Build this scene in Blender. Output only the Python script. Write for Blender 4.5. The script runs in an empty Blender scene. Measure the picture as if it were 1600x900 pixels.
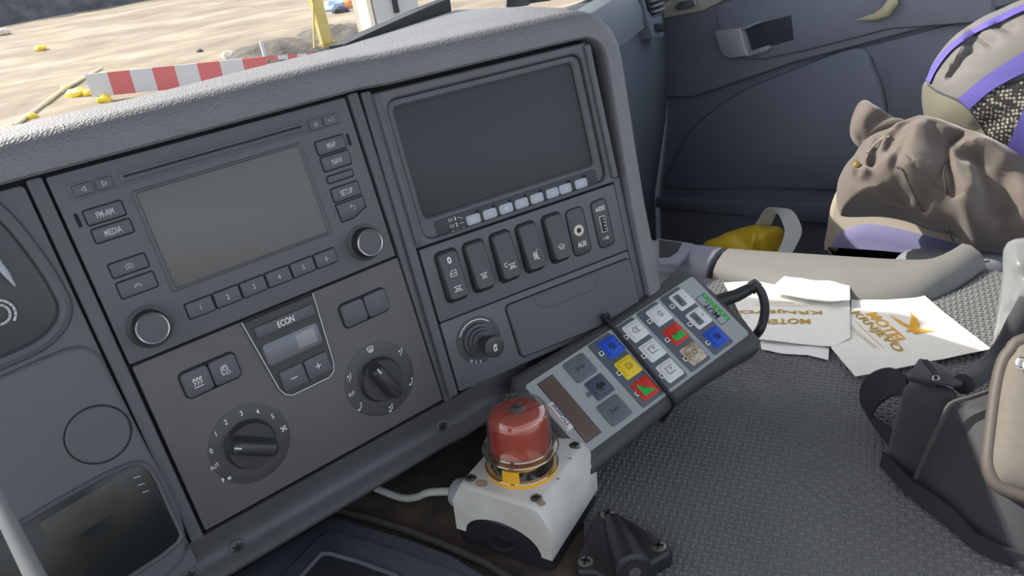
import bpy, bmesh, math, random
from mathutils import Vector, Matrix, noise
random.seed(7)
V = Vector
C = bpy.context.scene.collection
SC = bpy.context.scene

# ------------------------------------------------------------------ camera
FPX = 1150.0                                    # focal length in pixels of a 1600x900 frame
RW = Matrix(((0.76852105, -0.37295874, 0.51988189),
             (-0.62172935, -0.24343317, 0.74444134),
             (-0.15108941, -0.89534466, -0.41896291)))   # camera (right, down, forward) -> world
cam_d = bpy.data.cameras.new('camera'); cam = bpy.data.objects.new('camera', cam_d); C.objects.link(cam)
cam_d.sensor_width = 36.0; cam_d.lens = FPX / 1600 * 36; cam_d.clip_start = 0.01; cam_d.clip_end = 500
m4 = Matrix.Identity(4)
for i in range(3):
    m4[i][0] = RW[i][0]; m4[i][1] = -RW[i][1]; m4[i][2] = -RW[i][2]
cam.matrix_world = m4
SC.camera = cam

# ------------------------------------------------------------------ world, sun, exposure
SUN = V((-.54, 1.15, 1.0)).normalized()         # direction towards the sun
w = bpy.data.worlds.new('sky'); SC.world = w; w.use_nodes = True
nt = w.node_tree; bg = nt.nodes['Background']
sky = nt.nodes.new('ShaderNodeTexSky'); sky.sky_type = 'NISHITA'; sky.sun_disc = False
sky.sun_elevation = math.asin(SUN.z); sky.sun_rotation = math.atan2(SUN.x, SUN.y)
sky.air_density = 1.0; sky.dust_density = 3.0; sky.ozone_density = 1.0
hz = nt.nodes.new('ShaderNodeMix'); hz.data_type = 'RGBA'; hz.inputs[0].default_value = .62      # thin bright haze over the blue
hz.inputs[7].default_value = (2.02, 1.96, 1.92, 1); nt.links.new(sky.outputs[0], hz.inputs[6]); nt.links.new(hz.outputs[2], bg.inputs[0]); bg.inputs[1].default_value = 0.60
sun_d = bpy.data.lights.new('sun', 'SUN'); sun_d.energy = 7.6; sun_d.angle = math.radians(0.6); sun_d.color = (1.0, 0.93, 0.82)
sun = bpy.data.objects.new('sun', sun_d); C.objects.link(sun)
sun.rotation_euler = SUN.to_track_quat('Z', 'Y').to_euler(); sun.location = SUN * 30
SC.view_settings.view_transform = 'Standard'; SC.view_settings.look = 'None'
SC.view_settings.gamma = 1.0; SC.view_settings.use_curve_mapping = False
SC.view_settings.exposure = 0.0

# ------------------------------------------------------------------ helpers: pixels and frames
def ray(x, y): return RW @ V((x - 800.0, y - 450.0, FPX))
def onz(x, y, z):
    r = ray(x, y); return r * (z / r.z)
def onx(x, y, X):
    r = ray(x, y); return r * (X / r.x)
class Frame:
    def __init__(s, o, x, y):
        s.o = V(o); s.x = V(x).normalized(); s.z = s.x.cross(V(y)).normalized(); s.y = s.z.cross(s.x)
        s.m = Matrix(((s.x.x, s.y.x, s.z.x, s.o.x), (s.x.y, s.y.y, s.z.y, s.o.y), (s.x.z, s.y.z, s.z.z, s.o.z), (0, 0, 0, 1)))
        s.mi = s.m.inverted()
    def hit(s, px, py, h=0.0):
        r = ray(px, py); o = s.o + s.z * h
        return r * (o.dot(s.z) / r.dot(s.z))
    def uv(s, px, py, h=0.0):
        l = s.mi @ s.hit(px, py, h); return (l.x, l.y)
    def w(s, x, y, z=0.0): return s.m @ V((x, y, z))
    def loc(s, p): return s.mi @ V(p)
    def sub(s, x, y, z=0.0, rot=0.0):
        c, sn = math.cos(rot), math.sin(rot)
        return Frame(s.w(x, y, z), s.x * c + s.y * sn, s.y * c - s.x * sn)
F1 = Frame((.03795, .51032, -.08166), (1, 0, 0), (0, .17052347, .98535362))
F2 = Frame((.26175, .50802, -.08293), (.9872166, -.15938437, 0), (.0306945, .19011975, .98128096))
FW = Frame((0, 0, 0), (1, 0, 0), (0, 1, 0))

# ------------------------------------------------------------------ helpers: objects
def obj(name, me, mat=None, parent=None, loc=None, rot=None, frame=None):
    if isinstance(me, MB): me = me.mesh(name)
    o = bpy.data.objects.new(name, me); C.objects.link(o)
    if mat is not None and len(me.materials) == 0: me.materials.append(mat)
    if parent is not None: o.parent = parent
    if frame is not None: o.matrix_world = frame.m
    if loc is not None: o.location = loc
    if rot is not None: o.rotation_euler = (0, 0, rot)
    return o
def tag(o, label=None, cat=None, group=None, kind=None):
    if label: o['label'] = label
    if cat: o['category'] = cat
    if group: o['group'] = group
    if kind: o['kind'] = kind
    return o
def thing(name, label, cat, frame=FW, group=None):
    o = bpy.data.objects.new(name, None); C.objects.link(o); o.empty_display_size = 0.02
    o.matrix_world = frame.m
    return tag(o, label, cat, group)
class MB:
    def __init__(s): s.v = []; s.f = []; s.sm = []; s.mi = []
    def add(s, vs, fs, smooth=False, mi=0):
        b = len(s.v); s.v += [tuple(p) for p in vs]
        for f in fs: s.f.append(tuple(b + i for i in f)); s.sm.append(smooth); s.mi.append(mi)
        return s
    def mesh(s, name):
        me = bpy.data.meshes.new(name); me.from_pydata(s.v, [], s.f)
        me.polygons.foreach_set('use_smooth', s.sm); me.polygons.foreach_set('material_index', s.mi)
        me.validate(); me.update()
        bm = bmesh.new(); bm.from_mesh(me); bmesh.ops.recalc_face_normals(bm, faces=bm.faces); bm.to_mesh(me); bm.free()
        try: me.set_sharp_from_angle(angle=math.radians(38))
        except Exception: pass
        return me
    def loft(s, rings, closed=True, cap0=True, cap1=True, smooth=True):
        n = len(rings[0]); b = len(s.v)
        for r in rings: s.v += [tuple(p) for p in r]
        for k in range(len(rings) - 1):
            for i in range(n if closed else n - 1):
                j = (i + 1) % n
                s.f.append((b + k*n + i, b + k*n + j, b + (k+1)*n + j, b + (k+1)*n + i)); s.sm.append(smooth); s.mi.append(0)
        if closed and cap0: s.f.append(tuple(b + i for i in reversed(range(n)))); s.sm.append(False); s.mi.append(0)
        if closed and cap1: s.f.append(tuple(b + (len(rings)-1)*n + i for i in range(n))); s.sm.append(False); s.mi.append(0)
        return s
    def box(s, c, d, ax=None):
        cx, cy, cz = c; a, b_, e = d[0]/2, d[1]/2, d[2]/2
        vs = [V((sx*a, sy*b_, sz*e)) for sz in (-1, 1) for sy in (-1, 1) for sx in (-1, 1)]
        if ax is not None: vs = [ax @ p for p in vs]
        vs = [(p.x+cx, p.y+cy, p.z+cz) for p in vs]
        return s.add(vs, [(0, 2, 3, 1), (4, 5, 7, 6), (0, 1, 5, 4), (2, 6, 7, 3), (0, 4, 6, 2), (1, 3, 7, 5)])
    def tube(s, pts, r, n=10, cap=True):
        pts = [V(p) for p in pts]; rings = []
        t0 = (pts[1]-pts[0]).normalized(); up = V((0, 0, 1)) if abs(t0.z) < .9 else V((1, 0, 0))
        nrm = (up - t0*up.dot(t0)).normalized()
        for i, p in enumerate(pts):
            t = (pts[min(i+1, len(pts)-1)] - pts[max(i-1, 0)]).normalized()
            nrm = (nrm - t*nrm.dot(t)).normalized(); bn = t.cross(nrm)
            rr = r[i] if isinstance(r, (list, tuple)) else r
            rings.append([p + nrm*rr*math.cos(2*math.pi*k/n) + bn*rr*math.sin(2*math.pi*k/n) for k in range(n)])
        return s.loft(rings, True, cap, cap)
    def lathe(s, prof, n=32, c=(0, 0, 0)):          # (radius, z) pairs
        rings = [[(c[0]+r*math.cos(2*math.pi*k/n), c[1]+r*math.sin(2*math.pi*k/n), c[2]+z) for k in range(n)] for r, z in prof]
        return s.loft(rings)
def rrect(w, h, r, n=5, cx=0, cy=0):
    r = min(r, w/2-1e-6, h/2-1e-6); pts = []
    for qx, qy, a0 in ((1, 1, 0), (-1, 1, 90), (-1, -1, 180), (1, -1, 270)):
        for k in range(n+1):
            a = math.radians(a0 + 90*k/n)
            pts.append((cx + qx*(w/2-r) + r*math.cos(a), cy + qy*(h/2-r) + r*math.sin(a)))
    return pts
def inset(poly, d):
    n = len(poly); out = []
    area = sum(poly[i][0]*poly[(i+1) % n][1]-poly[(i+1) % n][0]*poly[i][1] for i in range(n))
    sg = 1 if area > 0 else -1
    for i in range(n):
        p0, p1, p2 = V(poly[i-1]), V(poly[i]), V(poly[(i+1) % n])
        e1 = (p1-p0); e2 = (p2-p1)
        if e1.length < 1e-9: e1 = e2
        if e2.length < 1e-9: e2 = e1
        e1 = e1.normalized(); e2 = e2.normalized()
        n1 = V((-e1.y, e1.x))*sg; n2 = V((-e2.y, e2.x))*sg
        b = (n1+n2)
        if b.length < 1e-6: b = n1
        b = b.normalized(); k = max(.35, b.dot(n1))
        out.append(tuple(p1 + b*(d/k)))
    return out
def prism(poly, layers, mb=None):                   # layers: (inset, z)
    mb = mb or MB()
    rings = [[(p[0], p[1], z) for p in (inset(poly, i) if abs(i) > 1e-9 else poly)] for i, z in layers]
    return mb.loft(rings)
def rplate(w, h, r, z0, z1, bev=.0008, cx=0, cy=0, n=5, mb=None):
    return prism(rrect(w, h, r, n, cx, cy), [(0, z0), (0, z1-bev), (bev*.35, z1-bev*.3), (bev, z1)], mb)
def frame_ring(outer, inner, z0, z1, bev=.0008, mb=None):  # same point count
    mb = mb or MB(); P = lambda q, z: [(p[0], p[1], z) for p in q]
    rings = [P(outer, z0), P(outer, z1-bev), P(inset(outer, bev), z1), P(inset(inner, -bev), z1), P(inner, z1-bev), P(inner, z0)]
    return mb.loft(rings, True, False, False, smooth=False)
def catmull(pts, n=6, closed=False):
    pts = [V(p) for p in pts]; out = []; m = len(pts)
    g = (lambda i: pts[i % m]) if closed else (lambda i: pts[max(0, min(m-1, i))])
    for i in range(m if closed else m-1):
        p0, p1, p2, p3 = g(i-1), g(i), g(i+1), g(i+2)
        for k in range(n):
            t = k/n
            out.append(.5*((2*p1)+(p2-p0)*t+(2*p0-5*p1+4*p2-p3)*t*t+(3*p1-p0-3*p2+p3)*t*t*t))
    if not closed: out.append(pts[-1])
    return out
def ribbon2(lines, wd, z=0.0, mb=None, th=0.0):      # flat strokes; lines of 2-D points
    mb = mb or MB()
    for ln in lines:
        for a, b in zip(ln[:-1], ln[1:]):
            a2, b2 = V((a[0], a[1])), V((b[0], b[1])); t = b2-a2
            if t.length < 1e-9: continue
            t = t.normalized()*wd/2; nn = V((-t.y, t.x))
            q = [a2-t*.6-nn, b2+t*.6-nn, b2+t*.6+nn, a2-t*.6+nn]
            mb.add([(p.x, p.y, z) for p in q], [(0, 1, 2, 3)])
    return mb
def strip(left, right, th=.0015, mb=None):          # a band of cloth between two 3-D edges
    mb = mb or MB(); rings = []
    for i in range(len(left)):
        a, b = V(left[i]), V(right[i]); j, k = max(i-1, 0), min(i+1, len(left)-1)
        t = (V(left[k])+V(right[k])-V(left[j])-V(right[j])); nn = t.cross(b-a)
        nn = nn.normalized()*th if nn.length > 1e-9 else V((0, 0, th))
        rings.append([a, b, b+nn, a+nn])
    return mb.loft(rings)
_txt = {}
def text_mesh(s, size=.004, bold=.0, sx=1.0, sp=1.0):
    key = (s, size, bold, sx, sp)
    if key in _txt: return _txt[key]
    cu = bpy.data.curves.new('lettering', 'FONT'); cu.body = s; cu.size = 1.0; cu.align_x = 'CENTER'; cu.align_y = 'CENTER'
    cu.offset = bold; cu.resolution_u = 3; cu.space_character = sp
    o = bpy.data.objects.new('lettering', cu); C.objects.link(o)
    dg = bpy.context.evaluated_depsgraph_get(); me = bpy.data.meshes.new_from_object(o.evaluated_get(dg))
    C.objects.unlink(o); bpy.data.objects.remove(o)
    xs = [v.co.x for v in me.vertices]; ys = [v.co.y for v in me.vertices]
    cx = (min(xs)+max(xs))/2; cy = (min(ys)+max(ys))/2
    for v in me.vertices: v.co = ((v.co.x-cx)*size*sx, (v.co.y-cy)*size, 0)
    me.materials.clear(); me.name = 'lettering'; _txt[key] = me
    return me
def text_copy(s, **k):
    return text_mesh(s, **k).copy()

# ------------------------------------------------------------------ materials
def lin(c): return tuple(((x/255)/12.92 if x/255 <= .04045 else ((x/255+.055)/1.055)**2.4) for x in c)
_m = {}
def mat(name, col, rough=.6, metal=0.0, var=.0, vscale=30, bump=0.0, bscale=800, btype='noise', spec=.5, sheen=0, dist=.0006, col2=None, alpha=1.0, coat=0):
    if name in _m: return _m[name]
    m = bpy.data.materials.new(name); m.use_nodes = True; _m[name] = m
    n = m.node_tree.nodes; l = m.node_tree.links; b = n['Principled BSDF']
    c = lin(col); b.inputs['Roughness'].default_value = rough; b.inputs['Metallic'].default_value = metal
    b.inputs['Specular IOR Level'].default_value = spec; b.inputs['Sheen Weight'].default_value = sheen
    b.inputs['Coat Weight'].default_value = coat
    b.inputs['Base Color'].default_value = (*c, 1); b.inputs['Alpha'].default_value = alpha
    tc = n.new('ShaderNodeTexCoord')
    if var > 0 or col2:
        nz = n.new('ShaderNodeTexNoise'); nz.inputs['Scale'].default_value = vscale; nz.inputs['Detail'].default_value = 6
        l.new(tc.outputs['Object'], nz.inputs['Vector'])
        rp = n.new('ShaderNodeValToRGB'); rp.color_ramp.elements[0].position = .3; rp.color_ramp.elements[1].position = .72
        c2 = lin(col2) if col2 else tuple(min(1, x*(1+var)) for x in c); c1 = c if col2 else tuple(x*(1-var) for x in c)
        rp.color_ramp.elements[0].color = (*c1, 1); rp.color_ramp.elements[1].color = (*c2, 1)
        l.new(nz.outputs['Fac'], rp.inputs['Fac']); l.new(rp.outputs['Color'], b.inputs['Base Color'])
    if bump > 0:
        if btype == 'voronoi':
            t = n.new('ShaderNodeTexVoronoi'); t.inputs['Scale'].default_value = bscale; out = t.outputs['Distance']
        elif btype == 'weave':
            t = n.new('ShaderNodeTexChecker'); t.inputs['Scale'].default_value = bscale; out = t.outputs['Fac']
        elif btype == 'wave':
            t = n.new('ShaderNodeTexWave'); t.inputs['Scale'].default_value = bscale; out = t.outputs['Color']
        else:
            t = n.new('ShaderNodeTexNoise'); t.inputs['Scale'].default_value = bscale; t.inputs['Detail'].default_value = 4; out = t.outputs['Fac']
        l.new(tc.outputs['Object'], t.inputs['Vector'])
        bp = n.new('ShaderNodeBump'); bp.inputs['Strength'].default_value = bump; bp.inputs['Distance'].default_value = dist
        l.new(out, bp.inputs['Height']); l.new(bp.outputs['Normal'], b.inputs['Normal'])
    return m
def glassy(name, col, t=.85, rough=.05, edge=.5, gloss=False):
    m = bpy.data.materials.new(name); m.use_nodes = True; n = m.node_tree.nodes; l = m.node_tree.links; n.clear()
    o = n.new('ShaderNodeOutputMaterial'); mx = n.new('ShaderNodeMixShader'); tr = n.new('ShaderNodeBsdfTransparent'); gl = n.new('ShaderNodeBsdfGlossy' if gloss else 'ShaderNodeBsdfPrincipled')
    gl.inputs[0].default_value = (*lin(col), 1); gl.inputs['Roughness'].default_value = rough
    tr.inputs['Color'].default_value = (*[min(1, .8+.2*x) for x in lin(col)], 1)
    lw = n.new('ShaderNodeLayerWeight'); lw.inputs['Blend'].default_value = .35
    mr = n.new('ShaderNodeMapRange'); mr.inputs['To Min'].default_value = 1-t; mr.inputs['To Max'].default_value = min(1, 1-t+edge)
    l.new(lw.outputs['Facing'], mr.inputs['Value']); l.new(mr.outputs['Result'], mx.inputs['Fac'])
    l.new(tr.outputs[0], mx.inputs[1]); l.new(gl.outputs[0], mx.inputs[2]); l.new(mx.outputs[0], o.inputs[0])
    return m
M_hood = mat('grained_hood', (108, 109, 114), .56, bump=.55, bscale=640, btype='voronoi', dist=.0010, var=.06, spec=.9)
M_panel = mat('panel_plastic', (88, 89, 94), .5, bump=.06, bscale=2500, var=.04)
M_trim = mat('trim_plastic', (84, 85, 90), .5, bump=.08, bscale=2000, var=.05)
M_low = mat('lower_trim_plastic', (76, 76, 80), .5, bump=.08, bscale=2000, var=.08)
M_dark = mat('gap_black', (22, 23, 26), .8)
M_btn = mat('button_plastic', (80, 82, 88), .45, var=.03)
M_rock = mat('rocker_plastic', (64, 66, 70), .42, bump=.05, bscale=2500)
M_knob = mat('knob_black', (50, 51, 54), .35)
M_print = mat('print_white', (232, 232, 226), .7)
M_print2 = mat('print_grey', (188, 190, 192), .7)
M_screen = mat('screen_glass', (98, 97, 95), .40, spec=.5)
M_screen2 = mat('monitor_glass', (58, 62, 66), .45, spec=.3)
M_chrome = mat('chrome', (185, 185, 185), .25, 1.0)
M_steel = mat('screw_steel', (140, 138, 132), .4, .9, var=.2, vscale=600)
M_black = mat('black_plastic', (36, 37, 41), .42, bump=.1, bscale=1500, var=.12, vscale=60)
M_soft = mat('soft_key', (168, 172, 180), .55)
M_rub = mat('mat_rubber', (110, 111, 112), .62, var=.1, vscale=9, bump=.1, bscale=1200)
M_worn = mat('worn_floor', (72, 66, 60), .85, col2=(104, 92, 80), vscale=45, bump=.4, bscale=300)
M_ridge = mat('ridge_foam', (116, 115, 112), .75, bump=.3, bscale=900, var=.05)
M_ridge2 = mat('ridge_plastic', (112, 116, 126), .6, bump=.15, bscale=1400, var=.04)
M_door = mat('door_card', (118, 124, 140), .7, bump=.2, bscale=1200, var=.04)
M_door2 = mat('door_plastic', (126, 132, 146), .6, bump=.15, bscale=1200, var=.04)
M_silver = mat('handle_silver', (176, 180, 186), .4, .3)
M_cable = mat('cable_black', (40, 40, 42), .5)
M_white = mat('estop_white', (205, 203, 196), .5, bump=.03, bscale=1500)
M_red = mat('estop_red', (180, 74, 58), .42)
M_yel = mat('estop_yellow', (232, 172, 36), .5)
M_clear = glassy('clear_dome', (235, 230, 222), .90, .05, .55, True)
M_hset = mat('handset_body', (66, 66, 67), .6, bump=.12, bscale=1500, var=.06)
M_face = mat('handset_face', (156, 160, 162), .5, var=.03)
M_strip = mat('handset_strip', (86, 93, 102), .5)
M_ink = mat('ink_black', (28, 28, 30), .6)
M_lcd = mat('lcd_brown', (98, 84, 76), .3)
M_paper = mat('napkin_paper', (236, 235, 228), .9)
def emboss(m, base, dash, scale, rot):
    n = m.node_tree.nodes; l = m.node_tree.links; b = n['Principled BSDF']; tc = n.new('ShaderNodeTexCoord'); mp = n.new('ShaderNodeMapping')
    mp.inputs['Rotation'].default_value = (0, 0, rot); l.new(tc.outputs['Object'], mp.inputs['Vector'])
    br = n.new('ShaderNodeTexBrick'); br.inputs['Scale'].default_value = scale; br.inputs['Color1'].default_value = (0, 0, 0, 1); br.inputs['Color2'].default_value = (0, 0, 0, 1); br.inputs['Mortar'].default_value = (1, 1, 1, 1)
    br.inputs['Mortar Size'].default_value = .09; br.inputs['Brick Width'].default_value = .55; br.inputs['Row Height'].default_value = .32
    l.new(mp.outputs[0], br.inputs['Vector']); mx = n.new('ShaderNodeMix'); mx.data_type = 'RGBA'
    mx.inputs[6].default_value = (*lin(dash), 1); mx.inputs[7].default_value = (*lin(base), 1); l.new(br.outputs['Color'], mx.inputs[0]); l.new(mx.outputs[2], b.inputs['Base Color'])
    bp = n.new('ShaderNodeBump'); bp.inputs['Strength'].default_value = .6; bp.inputs['Distance'].default_value = .0006; l.new(br.outputs['Color'], bp.inputs['Height']); l.new(bp.outputs[0], b.inputs['Normal'])
emboss(M_paper, (240, 239, 232), (222, 221, 214), 130, -.75)
M_paper2 = mat('plain_paper', (226, 227, 226), .9, bump=.1, bscale=500)
M_gold = mat('gold_print', (176, 142, 52), .7)
M_gold2 = mat('gold_leaf_print', (222, 166, 50), .7)
M_webb = mat('bag_nylon', (46, 47, 53), .85, bump=.5, bscale=700, btype='weave', dist=.0006, sheen=.2)
M_web2 = mat('bag_webbing', (40, 41, 46), .85, bump=.5, bscale=500, btype='weave', dist=.0008)
M_pock = mat('bag_pocket_canvas', (108, 103, 97), .9, bump=.6, bscale=900, btype='weave', dist=.0006, var=.05, vscale=300)
M_pipe = mat('bag_piping', (76, 70, 66), .6, bump=.2, bscale=900)
M_jack = mat('jacket_cloth', (94, 85, 79), .85, bump=.15, bscale=1500, var=.08, vscale=12, sheen=.3)
M_pack = mat('pack_grey', (106, 104, 103), .8, bump=.15, bscale=1200, var=.05, vscale=14)
M_pack2 = mat('pack_khaki', (112, 110, 98), .7, bump=.1, bscale=1200, var=.07, vscale=10)
M_purp = mat('strap_purple', (92, 84, 164), .75, bump=.5, bscale=420, btype='wave', dist=.0006)
M_seatf = mat('seat_fabric', (102, 101, 138), .95, bump=.3, bscale=1200, sheen=.4)
M_seatb = mat('seat_bolster', (158, 149, 137), .8, bump=.15, bscale=1200)
M_yelb = mat('yellow_plastic', (224, 190, 46), .4, var=.12, vscale=14)
M_wrap = glassy('clear_wrap', (150, 153, 155), .55, .18, .4)

# ------------------------------------------------------------------ outside: ground and site
def gz(x, y): return -2.2 + .085*y
def ong(px, py, lift=0.0):
    r = ray(px, py); t = (-2.2+lift)/(r.z-.085*r.y); return r*t
def m_ground():
    m = bpy.data.materials.new('site_dirt'); m.use_nodes = True; n = m.node_tree.nodes; l = m.node_tree.links; b = n['Principled BSDF']
    tc = n.new('ShaderNodeTexCoord'); mp = n.new('ShaderNodeMapping'); mp.inputs['Scale'].default_value = (.35, .7, 1); mp.inputs['Rotation'].default_value = (0, 0, .5)
    l.new(tc.outputs['Object'], mp.inputs['Vector'])
    nz = n.new('ShaderNodeTexNoise'); nz.inputs['Scale'].default_value = 1.6; nz.inputs['Detail'].default_value = 8; nz.inputs['Roughness'].default_value = .65
    l.new(mp.outputs[0], nz.inputs['Vector']); rp = n.new('ShaderNodeValToRGB'); e = rp.color_ramp.elements
    e[0].position = .32; e[0].color = (*lin((112, 102, 86)), 1); e[1].position = .7; e[1].color = (*lin((170, 158, 138)), 1)
    x = e.new(.5); x.color = (*lin((138, 126, 108)), 1)
    l.new(nz.outputs['Fac'], rp.inputs['Fac']); l.new(rp.outputs[0], b.inputs['Base Color']); b.inputs['Roughness'].default_value = .95
    return m
M_ground = m_ground()
mb = MB(); nx, ny = 90, 110
gv = []
for j in range(ny+1):
    for i in range(nx+1):
        x = -45+150*i/nx; y = 1.5+150*(j/ny)**1.6
        h = .10*noise.noise(V((x*.35, y*.35, 0)))+.05*noise.noise(V((x*1.3, y*1.3, 4)))
        gv.append((x, y, gz(x, y)+h*min(1, y/8)))
mb.add(gv, [(j*(nx+1)+i, j*(nx+1)+i+1, (j+1)*(nx+1)+i+1, (j+1)*(nx+1)+i) for j in range(ny) for i in range(nx)], True)
tag(obj('ground', mb, M_ground), kind='structure')
M_soil = mat('dark_soil', (62, 60, 60), .95, col2=(104, 97, 88), vscale=3, bump=.6, bscale=12, dist=.05)
M_rock2 = mat('rubble_stone', (150, 140, 132), .9, var=.2, vscale=4)
M_rubd = mat('rubble_dark', (52, 56, 62), .9, col2=(92, 94, 96), vscale=2.5)
def mound(name, px, py, rx, ry, h, m, label, cat, seed=0, n=26, group=None):
    c = ong(px, py); mb = MB(); vs = [(0, 0, h)]; rings = 7; fs = []
    for k in range(1, rings+1):
        for i in range(n):
            a = 2*math.pi*i/n; q = k/rings
            wob = 1+.35*noise.noise(V((math.cos(a)*1.6, math.sin(a)*1.6, seed)))
            x, y = rx*q*wob*math.cos(a), ry*q*wob*math.sin(a)
            hh = h*(1-q*q)*(1+.6*noise.noise(V((x*3, y*3, seed+5))))+(.085*y)-.04*(q > .95)
            vs.append((x, y, hh))
    for i in range(n): fs.append((0, 1+i, 1+(i+1) % n))
    for k in range(rings-1):
        for i in range(n):
            a, b = 1+k*n+i, 1+k*n+(i+1) % n; fs.append((a, a+n, b+n, b))
    mb.add(vs, fs, True)
    o = obj(name, mb, m, loc=c); return tag(o, label, cat, group)
mound('soil_mound', 440, 80, .95, (ong(440, 62).y-ong(440, 98).y)/2, .16, M_soil, 'dark soil mound behind the red and white barrier end', 'soil mound', 1)
mound('soil_mound', 548, 58, .7, (ong(548, 32).y-ong(548, 80).y)/2, .2, M_soil, 'dark grey soil mound between yellow post and grey cabinet', 'soil mound', 2)
mound('soil_mound', 640, 60, 1.8, .5, .2, M_soil, 'soil mound beyond the grey cabinet at the windshield corner', 'soil mound', 3)
mound('rubble_heap', 40, 22, 7.0, 3.0, 1.7, M_rubd, 'dark rubble heap at the far edge of the dirt', 'rubble heap', 4)
mound('scrub_bank', 215, -6, 4.5, 2.0, 1.0, mat('dry_scrub', (120, 104, 78), .95, col2=(164, 140, 104), vscale=2), 'brown scrub bank along the far edge of the dirt', 'bank', 6)
def rock(px, py, r, m, label, seed, group=None, cat='stone', name='stone'):
    bm = bmesh.new(); bmesh.ops.create_icosphere(bm, subdivisions=2, radius=r)
    for v in bm.verts: v.co *= 1+.35*noise.noise(v.co.normalized()*1.4+V((seed, 0, 0))); v.co.z *= .65
    me = bpy.data.meshes.new(name); bm.to_mesh(me); bm.free()
    o = obj(name, me, m, loc=ong(px, py)+V((0, 0, r*.2))); return tag(o, label, cat, group)
rock(18, 22, .75, mat('boulder_tan', (170, 142, 124), .9, var=.15, vscale=3), 'tan boulder at the foot of the dark rubble heap', 1)
rock(6, 30, .45, mat('boulder_pale', (204, 200, 192), .9, var=.1, vscale=3), 'pale boulder beside the tan boulder by the rubble', 2)
rock(98, 12, .22, mat('boulder_white', (225, 224, 220), .9), 'small white stone in front of the dark rubble', 3)
rock(74, 17, .18, _m['boulder_white'], 'small white stone at the rubble foot nearest the boulders', 4)
rock(6, 52, .16, mat('pale_clod', (214, 204, 186), .95), 'pale flat clod alone on the dirt below the boulders', 5)
rock(358, 89, .13, _m['pale_clod'], 'pale clod on the dirt above the barrier end', 6)
rock(313, 81, .06, M_soil, 'small dark clod lying above the barrier stripes', 7)
# striped barrier sheet
M_bred = mat('barrier_red', (198, 104, 102), .6); M_bwht = mat('barrier_white', (196, 196, 198), .6)
pA, pB = ong(147, 158), ong(424, 131)
bx = (pB-pA); bl = bx.length; FB = Frame(pA, bx, V((0, 0, 1)))
th = thing('barrier_board', 'red and white striped barrier sheet standing on the dirt', 'barrier', FB)
hB = FB.uv(144, 122)[1]
nS = 8; sw = bl/nS
for k in range(nS):
    obj('stripe', MB().box((sw*(k+.5), hB*.5+.06, 0), (sw, hB, .03)), M_bwht if k % 2 == 0 else M_bred, th)
for k in (0.03, .5, .97): obj('stake', MB().box((bl*k, hB*.4-.1, -.03), (.04, hB*.9+.2, .03)), M_bwht, th)
# tape
pC = ray(418, 91); pC = pC*(pB.y/pC.y); pD = ray(612, 63); pD = pD*(ong(600, 80).y/pD.y); bx = pD-pC; FT = Frame(pC, bx, V((0, 0, 1)))
th = thing('barrier_tape', 'thin red and white tape strung past the yellow post', 'barrier tape', FT)
nT = 14; tl = bx.length
for k in range(nT):
    s = lambda q: -.05*math.sin(math.pi*q)
    q0, q1 = k/nT, (k+1)/nT
    obj('band', MB().add([(tl*q0, s(q0)-.03, 0), (tl*q1, s(q1)-.03, 0), (tl*q1, s(q1)+.03, 0), (tl*q0, s(q0)+.03, 0), (tl*q0, s(q0)-.03, -.006), (tl*q1, s(q1)-.03, -.006), (tl*q1, s(q1)+.03, -.006), (tl*q0, s(q0)+.03, -.006)],
        [(0, 1, 2, 3), (7, 6, 5, 4), (0, 4, 5, 1), (1, 5, 6, 2), (2, 6, 7, 3), (3, 7, 4, 0)]), M_bwht if k % 2 else M_bred, th)
# thin stake, pole on ground, yellow post, cabinet
def post(px0, py0, px1, py1, wd, m, name, label, cat, dp=None):
    a = ong(px0, py0); r = ray(px1, py1); b = r*(a.y/r.y)
    d = b-a; Fp = Frame(a, V((0, 0, 1)).cross(V((0, 1, 0)))*-1, d)
    o = obj(name, MB().box((0, d.length/2-.15, 0), (wd, d.length+.3, dp or wd)), m, frame=Fp); return tag(o, label, cat)
post(416, 95, 416, 64, .05, M_bwht, 'marker_stake', 'thin white stake at the end of the striped barrier', 'stake')
YP = mat('post_yellow', (190, 176, 110), .8, var=.12, vscale=4)
a = ong(512, 76); Fy = Frame(a, V((1, 0, 0)), ray(498, 0)*(a.y/ray(498, 0).y)-a)
th = thing('yellow_post', 'yellow wooden post standing behind the tape', 'post', Fy)
obj('timber', MB().box((0, 1.2, 0), (.19, 3.0, .12)), YP, th)
obj('brace', MB().box((-.17, .40, .05), (.03, .85, .03), Matrix.Rotation(-.25, 3, 'Z')), YP, th)
obj('base_block', MB().box((.02, -.05, 0), (.26, .30, .2)), mat('post_base', (168, 152, 92), .85, var=.15, vscale=5), th)
a = ong(600, 80); dd = a.y
wpx = lambda x, y: ray(x, y)*(dd/ray(x, y).y)
fr0, fr1 = wpx(589, 0), wpx(655, 0); lft = wpx(600, 80)
Fc = Frame(lft, V((1, -.06, 0)), (fr0-lft))
Wc = (fr1-fr0).length; Hc = (fr0-lft).length+1.0
th = thing('utility_cabinet', 'grey utility cabinet with bright side on the dirt outside', 'cabinet', Fc)
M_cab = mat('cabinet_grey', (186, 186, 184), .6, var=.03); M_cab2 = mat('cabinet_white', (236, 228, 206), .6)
obj('body', MB().box((Wc/2, Hc/2, -.35), (Wc, Hc, .7)), M_cab, th)
obj('door', MB().box((Wc/2+.05, Hc/2+.35, .01), (Wc-.22, Hc-.9, .03)), M_cab, th)
obj('plinth', MB().box((Wc/2, .22, .012), (Wc*.99, .5, .03)), mat('cabinet_plinth', (200, 200, 198), .7), th)
ll = Fc.uv(575, 0)[0]
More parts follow.
